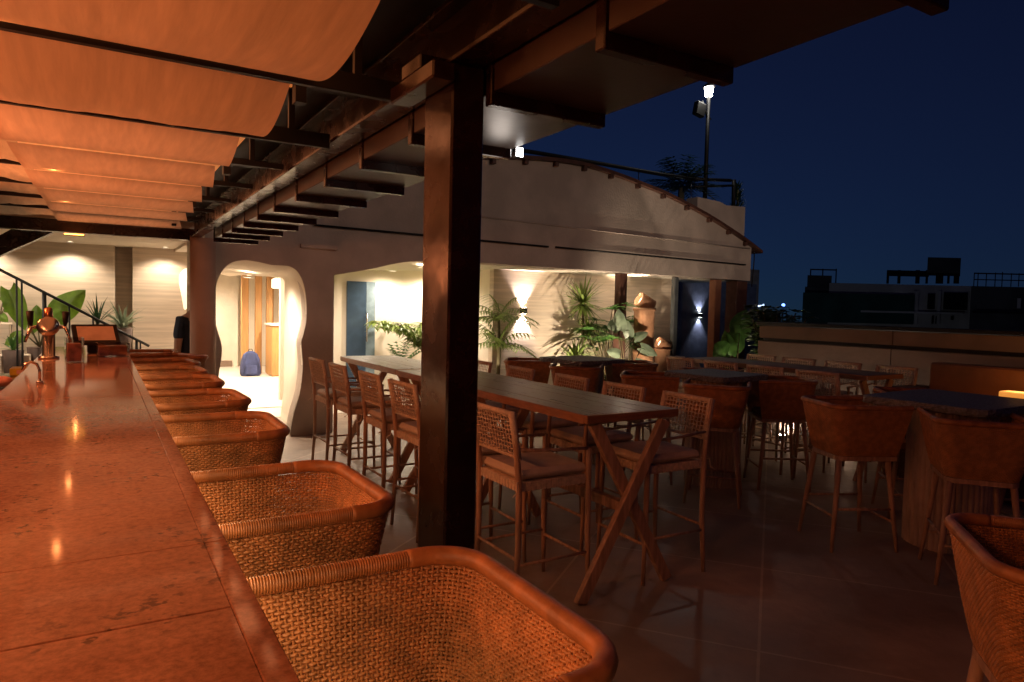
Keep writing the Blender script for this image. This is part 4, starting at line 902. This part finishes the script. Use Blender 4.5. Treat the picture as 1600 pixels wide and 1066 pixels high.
pipe(8.62, 9.55, 0.19, 1.76, R_(62), R_(165), 70, "tall terracotta pipe lamp beside the dark column")
pipe(9.10, 9.55, 0.15, 1.00, R_(66), R_(165), 12, "short terracotta pipe lamp right of the tall one")
o = P().bbox(9.22, 9.46, 9.3, 9.6, 0.001, 0.86, 0.01).build("white_box_pedestal", m_white); tag(o, "white box pedestal right of the short terracotta pipe", "pedestal")
# roof palm and small conifer
c0 = ony(1064, 318, 11.6)
t = thing("roof_palm", "dark palm silhouette on the roof left of the lamp post", "palm tree", tuple(c0))
P().tube([(0, 0, -0.35), (0, 0, 0.35)], [0.09, 0.07], 7).build("trunk", m_stem, t); p = P()
for i in range(44):
    az = i * 2.4; el = rn.uniform(0.0, 1.5); d = Vector((math.cos(az) * math.cos(el), math.sin(az) * math.cos(el), math.sin(el))); pos = Vector((0, 0, 0.3))
    for k in range(9):
        pos = pos + d * 0.085; d = (d + Vector((0, 0, -0.12))).normalized()
        for s in (-1, 1): blade(p, pos, math.atan2(d.y, d.x) + s * 0.7, 0.05, 0.28, 0.045, 0.8, 3)
p.build("crown", m_leafd, t)
c0 = ony(1152, 330, 11.3)
t = thing("conifer", "small dark conifer at the roof corner", "shrub", tuple(c0)); p = P()
P().tube([(0, 0, -0.2), (0, 0, 0.5)], 0.03, 6).build("trunk", m_stem, t)
for i in range(170):
    z = rn.uniform(0, 0.62); rr = 0.22 * (1 - z / 0.7); az = rn.uniform(0, 6.28); blade(p, (rr * 0.5 * math.cos(az), rr * 0.5 * math.sin(az), z), az, 0.7, 0.16, 0.03, 0.2, 2)
p.build("crown", m_leafd, t)
# =================================================================== HALL LEFT OF THE ARCH: stairs, planters, plants
st = thing("stair_railing", "black metal stair railing sloping down behind the bar", "railing", (-0.3, 10.8, 0))
def sb(p, name, m): o = p.build(name, m, st); o.matrix_parent_inverse = Matrix.Translation((0.3, -10.8, 0)); return o
r0 = ony(-60, 391, 10.8); r1 = ony(233, 541, 10.8)
sb(P().tube([r0, r1], 0.026, 6, flat=0.8), "handrail", m_black)
def rz_(px): return r0.lerp(r1, (ony(px, 470, 10.8).x - r0.x) / (r1.x - r0.x))
for px, w in ((26, 0.013), (34, 0.013), (69, 0.028), (108, 0.013), (-10, 0.013), (145, 0.013), (180, 0.013), (213, 0.02), (219, 0.012)):
    a = rz_(px); sb(P().tube([a, Vector((a.x, a.y, 0.13))], w, 6), "baluster", m_black)
# staircase stringer seen under the canopy at upper left
ss = thing("stair_stringer", "dark steel stair stringer rising at the upper left", "staircase", (-1.6, 9.6, 2.4))
a = ony(82, 363, 9.6); b = ony(-70, 430, 9.6)
q = P(); q.add([a, b, b + Vector((0, 0, 0.17)), a + Vector((-0.25, 0, 0.11)), a + Vector((0, 0.2, 0)), b + Vector((0, 0.2, 0)), b + Vector((0, 0.2, 0.17)), a + Vector((-0.25, 0.2, 0.11))], [(0, 1, 2, 3), (7, 6, 5, 4), (0, 4, 5, 1), (1, 5, 6, 2), (2, 6, 7, 3), (3, 7, 4, 0)])
o = q.build("stringer", m_steel, ss); o.matrix_parent_inverse = Matrix.Translation((1.6, -9.6, -2.4))
# planters
for i, (px0, px1, pyt, y, lb) in enumerate(((-40, 46, 556, 11.0, "low stone planter behind the beer tap"), (-40, 15, 505, 11.3, "raised stone planter at the left picture edge"))):
    a = ony(px0, pyt, y); b = ony(px1, pyt, y)
    o = P().bbox(a.x, b.x, y, y + 0.35, 0.002, a.z, 0.01).build("planter", m_trav); tag(o, lb, "planter")
def elephant(loc, specs, label):
    t = thing("elephant_ear_plant", label, "plant", loc); sp = P(); p = P()
    P().lathe([(0.12, -0.5), (0.15, -0.02), (0.13, -0.02)], 16).build("pot", m_soil, t)
    for b, tp, w in specs: q = P(); broad(q, b, tp, w, (-0.1, -1, 0.25), sp, (0, 0, -0.02), 10); q.build("leaf", mat("leaf_bright", (0.16, 0.30, 0.03), 0.4, var=0.2, scale=6, sub=0.3), t)
    sp.build("stems", m_stem, t)
c = ony(62, 540, 11.35)
elephant((c.x, c.y, c.z), (((0.18, 0, 0.42), (0.52, -0.1, 0.78), 0.36), ((-0.33, 0, 0.75), (-0.16, -0.12, 0.22), 0.26), ((-0.02, 0.05, 0.2), (-0.04, 0, 0.55), 0.24), ((0.12, -0.05, 0.45), (0.32, -0.1, 0.30), 0.2), ((-0.2, -0.05, 0.15), (-0.38, -0.1, 0.02), 0.18)), "large leafed elephant ear plant behind the stair railing")
c = ony(-2, 505, 11.5)
elephant((c.x, c.y, c.z), (((0.05, 0, 0.3), (0.16, -0.05, 0.42), 0.15), ((0.06, 0, 0.2), (0.2, -0.05, 0.26), 0.14), ((0.0, 0, 0.12), (0.1, -0.05, 0.02), 0.12), ((-0.1, 0, 0.3), (-0.05, 0, 0.48), 0.15)), "small leafy plant on the raised planter at the left edge")
def tuft(px, py, y, L, w, n, el, m, label):
    c = ony(px, py, y); t = thing("tufted_plant", label, "plant", tuple(c)); p = P(); rosette(p, (0, 0, 0), n, L, w, el, 0.8, rn); p.build("leaves", m, t)
    P().lathe([(0.09, -0.4), (0.12, -0.02), (0.10, -0.02)], 14).build("pot", m_soil, t)
tuft(152, 505, 11.3, 0.42, 0.03, 18, (0.7, 1.5), m_leafd, "dark spiky plant behind the tablet")
tuft(192, 510, 11.3, 0.45, 0.035, 40, (0.2, 1.3), m_leafs, "pale variegated plant beside the wall recess")
tuft(20, 545, 10.95, 0.22, 0.04, 14, (0.4, 1.3), m_leaf, "small green plant in the low planter")
# =================================================================== THINGS ON THE BAR
def on_bar(px, py): return onz(px, py, BZ)
c = on_bar(76, 560)
t = thing("beer_tap_tower", "round headed metal beer tap tower on the bar", "beer tap", tuple(c))
P().lathe([(0.055, 0.001), (0.055, 0.012), (0.034, 0.016), (0.034, 0.15)], 20).build("column", m_chrome, t)
P().lathe([(0.055, -0.05), (0.058, -0.045), (0.058, 0.045), (0.05, 0.05), (0.0, 0.052)], 24, mtx=Matrix.Translation((0, 0, 0.195)) @ Matrix.Rotation(R_(90), 4, 'X')).build("round_head", m_chrome, t)
P().lathe([(0.02, 0.24), (0.024, 0.26), (0.022, 0.30), (0.01, 0.31)], 12).build("top_knob", mat("copper", (0.6, 0.28, 0.16), 0.3, metal=1.0, var=0.1), t)
for s in (-1, 1):
    q = P(); q.tube([(s * 0.05, -0.01, 0.19), (s * 0.085, -0.015, 0.19), (s * 0.10, -0.02, 0.15), (s * 0.115, -0.03, 0.10)], [0.012, 0.012, 0.010, 0.007], 8); q.build("spout", m_chrome, t)
    q = P(); q.tube([(s * 0.085, -0.015, 0.20), (s * 0.088, -0.02, 0.225), (s * 0.09, -0.03, 0.285)], [0.008, 0.015, 0.020], 8); q.build("tap_handle", m_black, t)
c = on_bar(62, 600)
t = thing("faucet", "small curved metal faucet beside the beer tap", "faucet", (c.x, c.y, BZ))
P().tube([(0, 0, 0.0), (0, 0, 0.06), (-0.01, 0, 0.085), (-0.03, 0, 0.095), (-0.05, 0, 0.085), (-0.06, 0, 0.06)], 0.006, 8).build("spout", m_chrome, t)
P().lathe([(0.014, 0.001), (0.014, 0.012), (0.008, 0.014)], 12).build("base", m_chrome, t)
c = on_bar(150, 552)
t = thing("tablet_stand", "dark framed tablet tilted on a stand at the bar end", "tablet", (c.x, c.y, BZ), R_(8))
mt = Matrix.Translation((0, 0, 0.125)) @ Matrix.Rotation(R_(38), 4, 'X')
P().bbox(-0.135, 0.135, -0.10, 0.10, -0.012, 0.012, 0.006, mt).build("frame", m_black, t)
P().box(-0.108, 0.108, -0.072, 0.072, 0.0121, 0.0135, mt).build("screen", mat("tablet_screen", (0.62, 0.45, 0.36), 0.12, var=0.15, coat=0.5), t)  # pale orange screen colour has the reflected glow painted in
P().bbox(-0.05, 0.05, -0.02, 0.03, 0.001, 0.11, 0.006).build("foot", m_black, t)
m_acr = glassmat("clear_acrylic", (0.92, 0.88, 0.86), 0.10, 0.05)
for (px, py, w, d, h, lb) in ((176, 556, 0.09, 0.07, 0.085, "clear acrylic box under the right side of the tablet"), (116, 565, 0.045, 0.07, 0.14, "upright clear acrylic holder left of the tablet")):
    c = on_bar(px, py); t = thing("acrylic_holder", lb, "box", (c.x, c.y, BZ + 0.001), R_(5))
    for x0, x1, y0, y1 in ((-w, w, -d, -d + 0.004), (-w, w, d - 0.004, d), (-w, -w + 0.004, -d + 0.0045, d - 0.0045), (w - 0.004, w, -d + 0.0045, d - 0.0045)): P().box(x0, x1, y0, y1, 0.0045, h).build("side_panel", m_acr, t)
    P().box(-w, w, -d, d, 0, 0.004).build("base_panel", m_acr, t)
    P().bbox(-w + 0.01, w - 0.012, -d + 0.012, d - 0.012, 0.0046, h * 0.75, 0.003).build("contents", mat("copper_card", (0.42, 0.20, 0.13), 0.5, var=0.3, scale=20), t)
# sink counter left of the bar with cartons and tray
sk = thing("sink_counter", "steel sink counter behind the bar", "counter", (-0.75, 4.6, 0.13))
P().bbox(-0.30, 0.30, -2.0, 1.45, 0, 1.02, 0.01).build("body", m_chrome, sk)
for (px, py, w, d, h, lb, mm) in ((44, 562, 0.10, 0.09, 0.05, "upper yellow carton behind the faucet", (0.55, 0.42, 0.03)), ):
    c = onz(px, 585, 1.152); o = P().bbox(-w, w, -d, d, 0, h, 0.003).build("carton", mat("yellow_card", mm, 0.6, var=0.1)); o.location = (c.x, c.y, 1.152); tag(o, "yellow and pink carton on the sink counter", "carton")
    P().box(-w * 0.6, w * 0.55, -d - 0.0015, -d - 0.0005, 0.012, h - 0.01).build("label_panel", mat("pink_print", (0.62, 0.38, 0.32), 0.6), o)
c = onz(4, 605, 1.152); o = P(); o.lathe([(0.005, 0.0), (0.04, 0.004), (0.055, 0.03), (0.045, 0.055), (0.01, 0.066)], 18); o = o.build("bar_towel", mat("pink_cloth", (0.62, 0.30, 0.26), 0.9, var=0.1, bump=0.3, bscale=30)); o.location = (c.x, c.y, 1.152); tag(o, "bunched pink bar towel at the left picture edge", "towel")
# =================================================================== ARCH ROOM CONTENTS
for i, (px, w) in enumerate(((382, 0.13), (403, 0.12), (420, 0.11), (431, 0.09))):
    c = onz(px, 583, 0.0); t = P().bbox(-w / 2 * 1.25, w / 2 * 1.25, -0.06, 0.06, 0.007, 2.42, 0.01).build("wood_fin", mat("oak_light", (0.50, 0.26, 0.09), 0.5, var=0.12, scale=4, stretch=(6, 6, 0.6))); t.location = (c.x, c.y + (0.6 if i == 3 else 0), 0)
    tag(t, ("first", "second", "third", "fourth")[i] + " vertical wooden fin from the left inside the arch", "partition", "wooden fins in the arch room")
c = onz(424, 587, 0.0)
t = thing("reception_desk", "light wooden reception desk inside the arch", "desk", (c.x + 0.25, c.y, 0.007))
P().bbox(-0.30, 0.55, -0.25, 0.35, 0, 1.16, 0.02).build("body", MATS["oak_light"], t); P().bbox(-0.34, 0.58, -0.28, 0.38, 1.161, 1.21, 0.01).build("top", m_white, t)
c = onz(388, 586, 0.0)
t = thing("backpack", "blue backpack leaning on a wooden fin inside the arch", "backpack", (c.x, c.y - 0.25, 0.007)); m_bag = mat("navy_canvas", (0.045, 0.06, 0.16), 0.85, var=0.2, bump=0.2)
rows = []
for z, w, d in ((0.0, 0.20, 0.09), (0.04, 0.225, 0.12), (0.2, 0.225, 0.13), (0.38, 0.20, 0.115), (0.50, 0.15, 0.085), (0.555, 0.08, 0.05), (0.57, 0.02, 0.02)):
    rows.append([Vector((w * math.copysign(abs(math.cos(a)) ** 0.6, math.cos(a)), d * math.copysign(abs(math.sin(a)) ** 0.6, math.sin(a)), z)) for a in [2 * math.pi * i / 24 for i in range(24)]])
P().grid(rows, closed=True).build("body", m_bag, t)
P().bbox(-0.14, 0.14, -0.175, -0.115, 0.03, 0.26, 0.03).build("front_pocket", m_bag, t); P().tube([(-0.05, 0, 0.56), (-0.03, 0, 0.61), (0.03, 0, 0.61), (0.05, 0, 0.56)], 0.01, 6).build("handle", m_black, t)
for s in (-1, 1): P().tube([(s * 0.09, -0.10, 0.50), (s * 0.13, -0.16, 0.35), (s * 0.17, -0.15, 0.10)], 0.016, 6, flat=0.4).build("strap", m_bag, t)
# pendant lamp in room
c = ony(434, 443, 15.0)
t = thing("pendant_lamp", "small white pendant lamp above the reception desk", "pendant lamp", (c.x, c.y, c.z))
P().lathe([(0.11, -0.10), (0.12, -0.09), (0.12, 0.08), (0.05, 0.11)], 20).build("shade", glow("pendant_shade", (1, 0.82, 0.55), 5), t); P().tube([(0, 0, 0.1), (0, 0, 0.35)], 0.006, 5).build("cord", m_black, t)
# =================================================================== PERSON behind the column
def skin_person(name, joints, edges, radii, m, parent):
    me = bpy.data.meshes.new(name); me.from_pydata(joints, edges, []); o = bpy.data.objects.new(name, me); COL.objects.link(o); o.parent = parent
    mod = o.modifiers.new("skin", 'SKIN'); sk_ = me.skin_vertices.new(name="") if not me.skin_vertices else me.skin_vertices[0]
    for i, r in enumerate(radii): sk_.data[i].radius = r if isinstance(r, tuple) else (r, r)
    sk_.data[0].use_root = True
    ss_ = o.modifiers.new("sub", 'SUBSURF'); ss_.levels = 2; ss_.render_levels = 2; me.materials.append(m); return o
c = ony(302, 500, 9.3)
pe = thing("person", "person in dark navy shirt half hidden behind the round column", "person", (c.x + 0.02, 9.3, 0.005), R_(200))
J = [(0, 0, 0.97), (0, 0.01, 1.15), (0, 0.01, 1.36), (0, 0, 1.50), (-0.03, -0.01, 1.585), (-0.06, -0.02, 1.68), (-0.07, -0.02, 1.77), (0.17, 0, 1.45), (0.22, 0.02, 1.18), (0.20, -0.06, 0.95), (-0.17, 0, 1.45), (-0.22, 0.02, 1.18), (-0.20, -0.06, 0.95), (0.09, 0, 0.88), (0.10, -0.02, 0.50), (0.10, 0.02, 0.08), (0.10, -0.12, 0.035), (-0.09, 0, 0.88), (-0.10, -0.02, 0.50), (-0.10, 0.02, 0.08), (-0.10, -0.12, 0.035)]
E_ = [(0, 1), (1, 2), (2, 3), (3, 4), (4, 5), (5, 6), (3, 7), (7, 8), (8, 9), (3, 10), (10, 11), (11, 12), (0, 13), (13, 14), (14, 15), (15, 16), (0, 17), (17, 18), (18, 19), (19, 20)]
RD = [(0.17, 0.12), (0.155, 0.11), (0.18, 0.125), (0.10, 0.08), 0.055, (0.085, 0.10), (0.075, 0.09), 0.062, 0.05, 0.036, 0.062, 0.05, 0.036, 0.095, 0.065, 0.042, 0.04, 0.095, 0.065, 0.042, 0.04]
m_skin = mat("skin", (0.36, 0.20, 0.13), 0.55, var=0.05)
skin_person("body", J, E_, RD, m_skin, pe)
m_shirt = mat("navy_shirt", (0.012, 0.022, 0.045), 0.85, var=0.15, bump=0.2, bscale=25)
skin_person("shirt", [J[0], J[1], J[2], (0, 0, 1.47), (0.175, 0, 1.455), (0.222, 0.02, 1.20), (-0.175, 0, 1.455), (-0.222, 0.02, 1.20), (0, 0, 0.86)], [(0, 1), (1, 2), (2, 3), (3, 4), (4, 5), (3, 6), (6, 7), (0, 8)], [(0.19, 0.135), (0.175, 0.125), (0.20, 0.14), (0.115, 0.095), 0.075, 0.068, 0.075, 0.068, (0.19, 0.14)], m_shirt, pe)
skin_person("trousers", [(0, 0, 0.93), J[13], J[14], (0.10, 0.02, 0.10), J[17], J[18], (-0.10, 0.02, 0.10)], [(0, 1), (1, 2), (2, 3), (0, 4), (4, 5), (5, 6)], [(0.18, 0.13), 0.108, 0.082, 0.07, 0.108, 0.082, 0.07], m_black, pe)
P().lathe([(0.01, -0.10), (0.09, -0.04), (0.105, 0.02), (0.09, 0.075), (0.04, 0.105), (0.005, 0.11)], 18, (-0.07, 0.005, 1.765)).build("hair", mat("dark_hair", (0.015, 0.01, 0.008), 0.6), pe)
for s in (-1, 1):
    for k, (L, a) in enumerate(((0.075, 0.25), (0.085, 0.08), (0.08, -0.08), (0.065, -0.22))):
        b = Vector((s * 0.20, -0.075 + 0.018 * k, 0.90)); P().tube([b, b + Vector((0, -0.01, -L * 0.55)), b + Vector((-s * 0.012, -0.02, -L))], [0.0095, 0.0085, 0.007], 6).build("finger", m_skin, pe)
    b = Vector((s * 0.195, -0.085, 0.94)); P().tube([b, b + Vector((-s * 0.01, -0.035, -0.03)), b + Vector((-s * 0.015, -0.045, -0.065))], [0.012, 0.010, 0.008], 6).build("thumb", m_skin, pe)
# =================================================================== LOUNGE at the right edge
t = thing("lounge_banquette", "brown lounge banquette with panelled back beside the parapet", "banquette", (7.75, 2.9, 0))
m_bq = mat("banquette_leather", (0.20, 0.085, 0.035), 0.5, var=0.12, bump=0.1)
P().bbox(-0.10, 0.12, -2.6, 1.05, 0.001, 1.22, 0.02).build("back", m_bq, t); P().bbox(-0.62, -0.105, -2.6, 1.05, 0.30, 0.46, 0.03).build("seat", m_bq, t); P().bbox(-0.60, -0.105, -2.6, 1.05, 0.001, 0.298, 0.01).build("base", m_brick, t)
P().bbox(-0.45, 0.10, 1.06, 1.30, 0.001, 0.95, 0.02).build("side_panel", m_brick, t)
c = onx(1588, 626, 7.25)
t = thing("cube_lamp", "glowing amber cube lamp at the right picture edge", "lamp", (7.25, c.y - 0.02, c.z - 0.07))
P().bbox(-0.09, 0.09, -0.13, 0.13, 0.0, 0.15, 0.008).build("shade", glow("amber_cube", (1.0, 0.36, 0.05), 0.75), t); P().lathe([(0.07, -c.z + 0.072), (0.02, -c.z + 0.12), (0.02, -0.002)], 14).build("stem", m_black, t)
light('POINT', "cube_light", (0, 0, 0.25), 3.0, (1.0, 0.38, 0.08), t, size=0.06)
# =================================================================== CITY beyond the parapet
def city_box(t, a, b, z0, z1, d, depth, m, name="wall"):
    pass
def cityblock(name, D, parts, label):
    """parts: (name, px0, px1, py_top, py_bot, thickness, dist offset, material) measured on a plane D metres ahead"""
    rt = Vector((AX.x, AX.y, 0)).normalized(); fw = Vector((FW.x, FW.y, 0)).normalized()
    o0 = dep(parts[0][1], 480, D); t = thing(name, label, "building", (o0.x, o0.y, -14))
    for (nm, x0, x1, yt, yb, th, off, m) in parts:
        a = dep(x0, yt, D + off); b = dep(x1, yt, D + off); zb = -14 if yb is None else dep(x0, yb, D + off).z
        q = P(); v = [Vector((a.x, a.y, zb)), Vector((b.x, b.y, zb)), Vector((b.x, b.y, a.z)), Vector((a.x, a.y, a.z))]; v += [w + Vector((w.x, w.y, 0)).normalized() * th for w in v]
        q.add(v, [(0, 1, 2, 3), (7, 6, 5, 4), (0, 4, 5, 1), (1, 5, 6, 2), (2, 6, 7, 3), (3, 7, 4, 0)])
        o = q.build(nm, m, t); o.matrix_parent_inverse = Matrix.Translation((-o0.x, -o0.y, 14))
    return t
N_, D_, C_, K_ = m_net, m_cityd, m_city, m_black
pts = [("wall", 1296, 1545, 442, None, 9, 0, C_), ("netting", 1255, 1430, 457, 503, 0.3, -0.6, N_), ("wall", 1258, 1300, 448, None, 8, 0.2, D_), ("roof_hut", 1262, 1300, 430, 448, 3, 0.3, D_),
       ("pipe", 1266, 1268, 420, 431, 0.1, 0.3, K_), ("pipe", 1285, 1287, 420, 431, 0.1, 0.3, K_), ("pipe", 1306, 1308, 420, 443, 0.1, 0.3, K_), ("pipe", 1266, 1307, 420, 422, 0.1, 0.3, K_),
       ("pergola_post", 1386, 1390, 422, 443, 0.3, 0.5, K_), ("pergola_post", 1403, 1408, 422, 443, 0.3, 0.5, K_), ("pergola_post", 1431, 1438, 422, 443, 0.3, 0.5, K_), ("pergola_post", 1447, 1451, 422, 443, 0.3, 0.5, K_), ("pergola_post", 1463, 1475, 420, 443, 0.3, 0.5, K_), ("pergola_post", 1481, 1485, 420, 443, 0.3, 0.5, K_), ("pergola_post", 1491, 1500, 420, 443, 0.3, 0.5, K_),
       ("pergola_roof", 1386, 1452, 422, 428, 3, 0.4, K_), ("water_tank", 1450, 1502, 402, 426, 4, 0.2, D_),
       ("window", 1395, 1425, 460, 482, 0.2, -0.25, K_), ("window", 1450, 1461, 459, 483, 0.2, -0.25, K_), ("window", 1475, 1512, 457, 484, 0.2, -0.25, K_),
       ("window", 1405, 1409, 493, 506, 0.2, -0.25, K_), ("window", 1413, 1417, 493, 506, 0.2, -0.25, K_), ("window", 1421, 1425, 493, 506, 0.2, -0.25, K_), ("window", 1456, 1459, 494, 506, 0.2, -0.25, K_), ("window", 1462, 1465, 494, 506, 0.2, -0.25, K_), ("window", 1486, 1490, 494, 500, 0.2, -0.25, K_), ("ledge", 1345, 1505, 485, 488, 0.5, -0.6, C_), ("pillar", 1429, 1436, 455, 506, 0.3, -0.35, C_), ("pillar", 1466, 1471, 455, 506, 0.3, -0.35, C_)]
cityblock("apartment_block", 48, pts, "unfinished concrete apartment block with green netting beyond the parapet")
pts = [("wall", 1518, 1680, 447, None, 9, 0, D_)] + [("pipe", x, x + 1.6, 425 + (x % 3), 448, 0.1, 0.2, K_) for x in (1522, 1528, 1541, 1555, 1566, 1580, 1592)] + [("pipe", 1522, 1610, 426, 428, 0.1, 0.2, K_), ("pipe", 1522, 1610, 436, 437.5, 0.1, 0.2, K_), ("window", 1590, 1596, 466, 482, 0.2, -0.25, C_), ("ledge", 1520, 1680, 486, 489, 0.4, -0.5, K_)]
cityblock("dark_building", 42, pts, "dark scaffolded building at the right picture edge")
cityblock("low_house", 60, [("wall", 1178, 1220, 487, None, 8, 0, D_), ("roof_edge", 1176, 1222, 485, 487.5, 8.4, -0.2, K_), ("mast", 1228.5, 1230, 486, 506, 0.1, 0, K_)], "low flat roofed house beside the facade corner")
for i, (px, py) in enumerate(((1176, 475), (1187, 478), (1193, 478), (1224, 477))):
    c = dep(px, py, 150); t = thing("distant_street_lamp", "blue white distant street lamp, %s from the left" % ("first", "second", "third", "fourth")[i], "street lamp", tuple(c), group="distant street lamps")
    P().lathe([(0.02, -0.35), (0.30, -0.2), (0.38, 0.0), (0.30, 0.25), (0.02, 0.4)], 12).build("lamp_head", glow("blue_street_glow", (0.12, 0.25, 1.0), 6) if i == 3 else glow("white_street_glow", (0.45, 0.6, 1.0), 4), t); P().tube([(0, 0, -15), (0, 0, -0.3)], 0.12, 6).build("mast", m_black, t)

# unseen lamp added below the parapet to brighten the unfinished block
c = dep(1330, 620, 27)
t = thing("block_fill_lamp", "unseen added lamp below the parapet brightening the unfinished block", "street lamp", tuple(c))
P().tube([(0, 0, -12), (0, 0, 0)], 0.08, 8).build("mast", m_black, t); P().lathe([(0.02, 0.02), (0.25, 0.03), (0.22, 0.15), (0.02, 0.2)], 14).build("lamp_head", glow("block_fill_head", (0.9, 0.95, 1.0), 10), t)
light('POINT', "block_fill_light", (0, 0, -0.3), 800, (0.85, 0.9, 1.0), t, size=0.2)
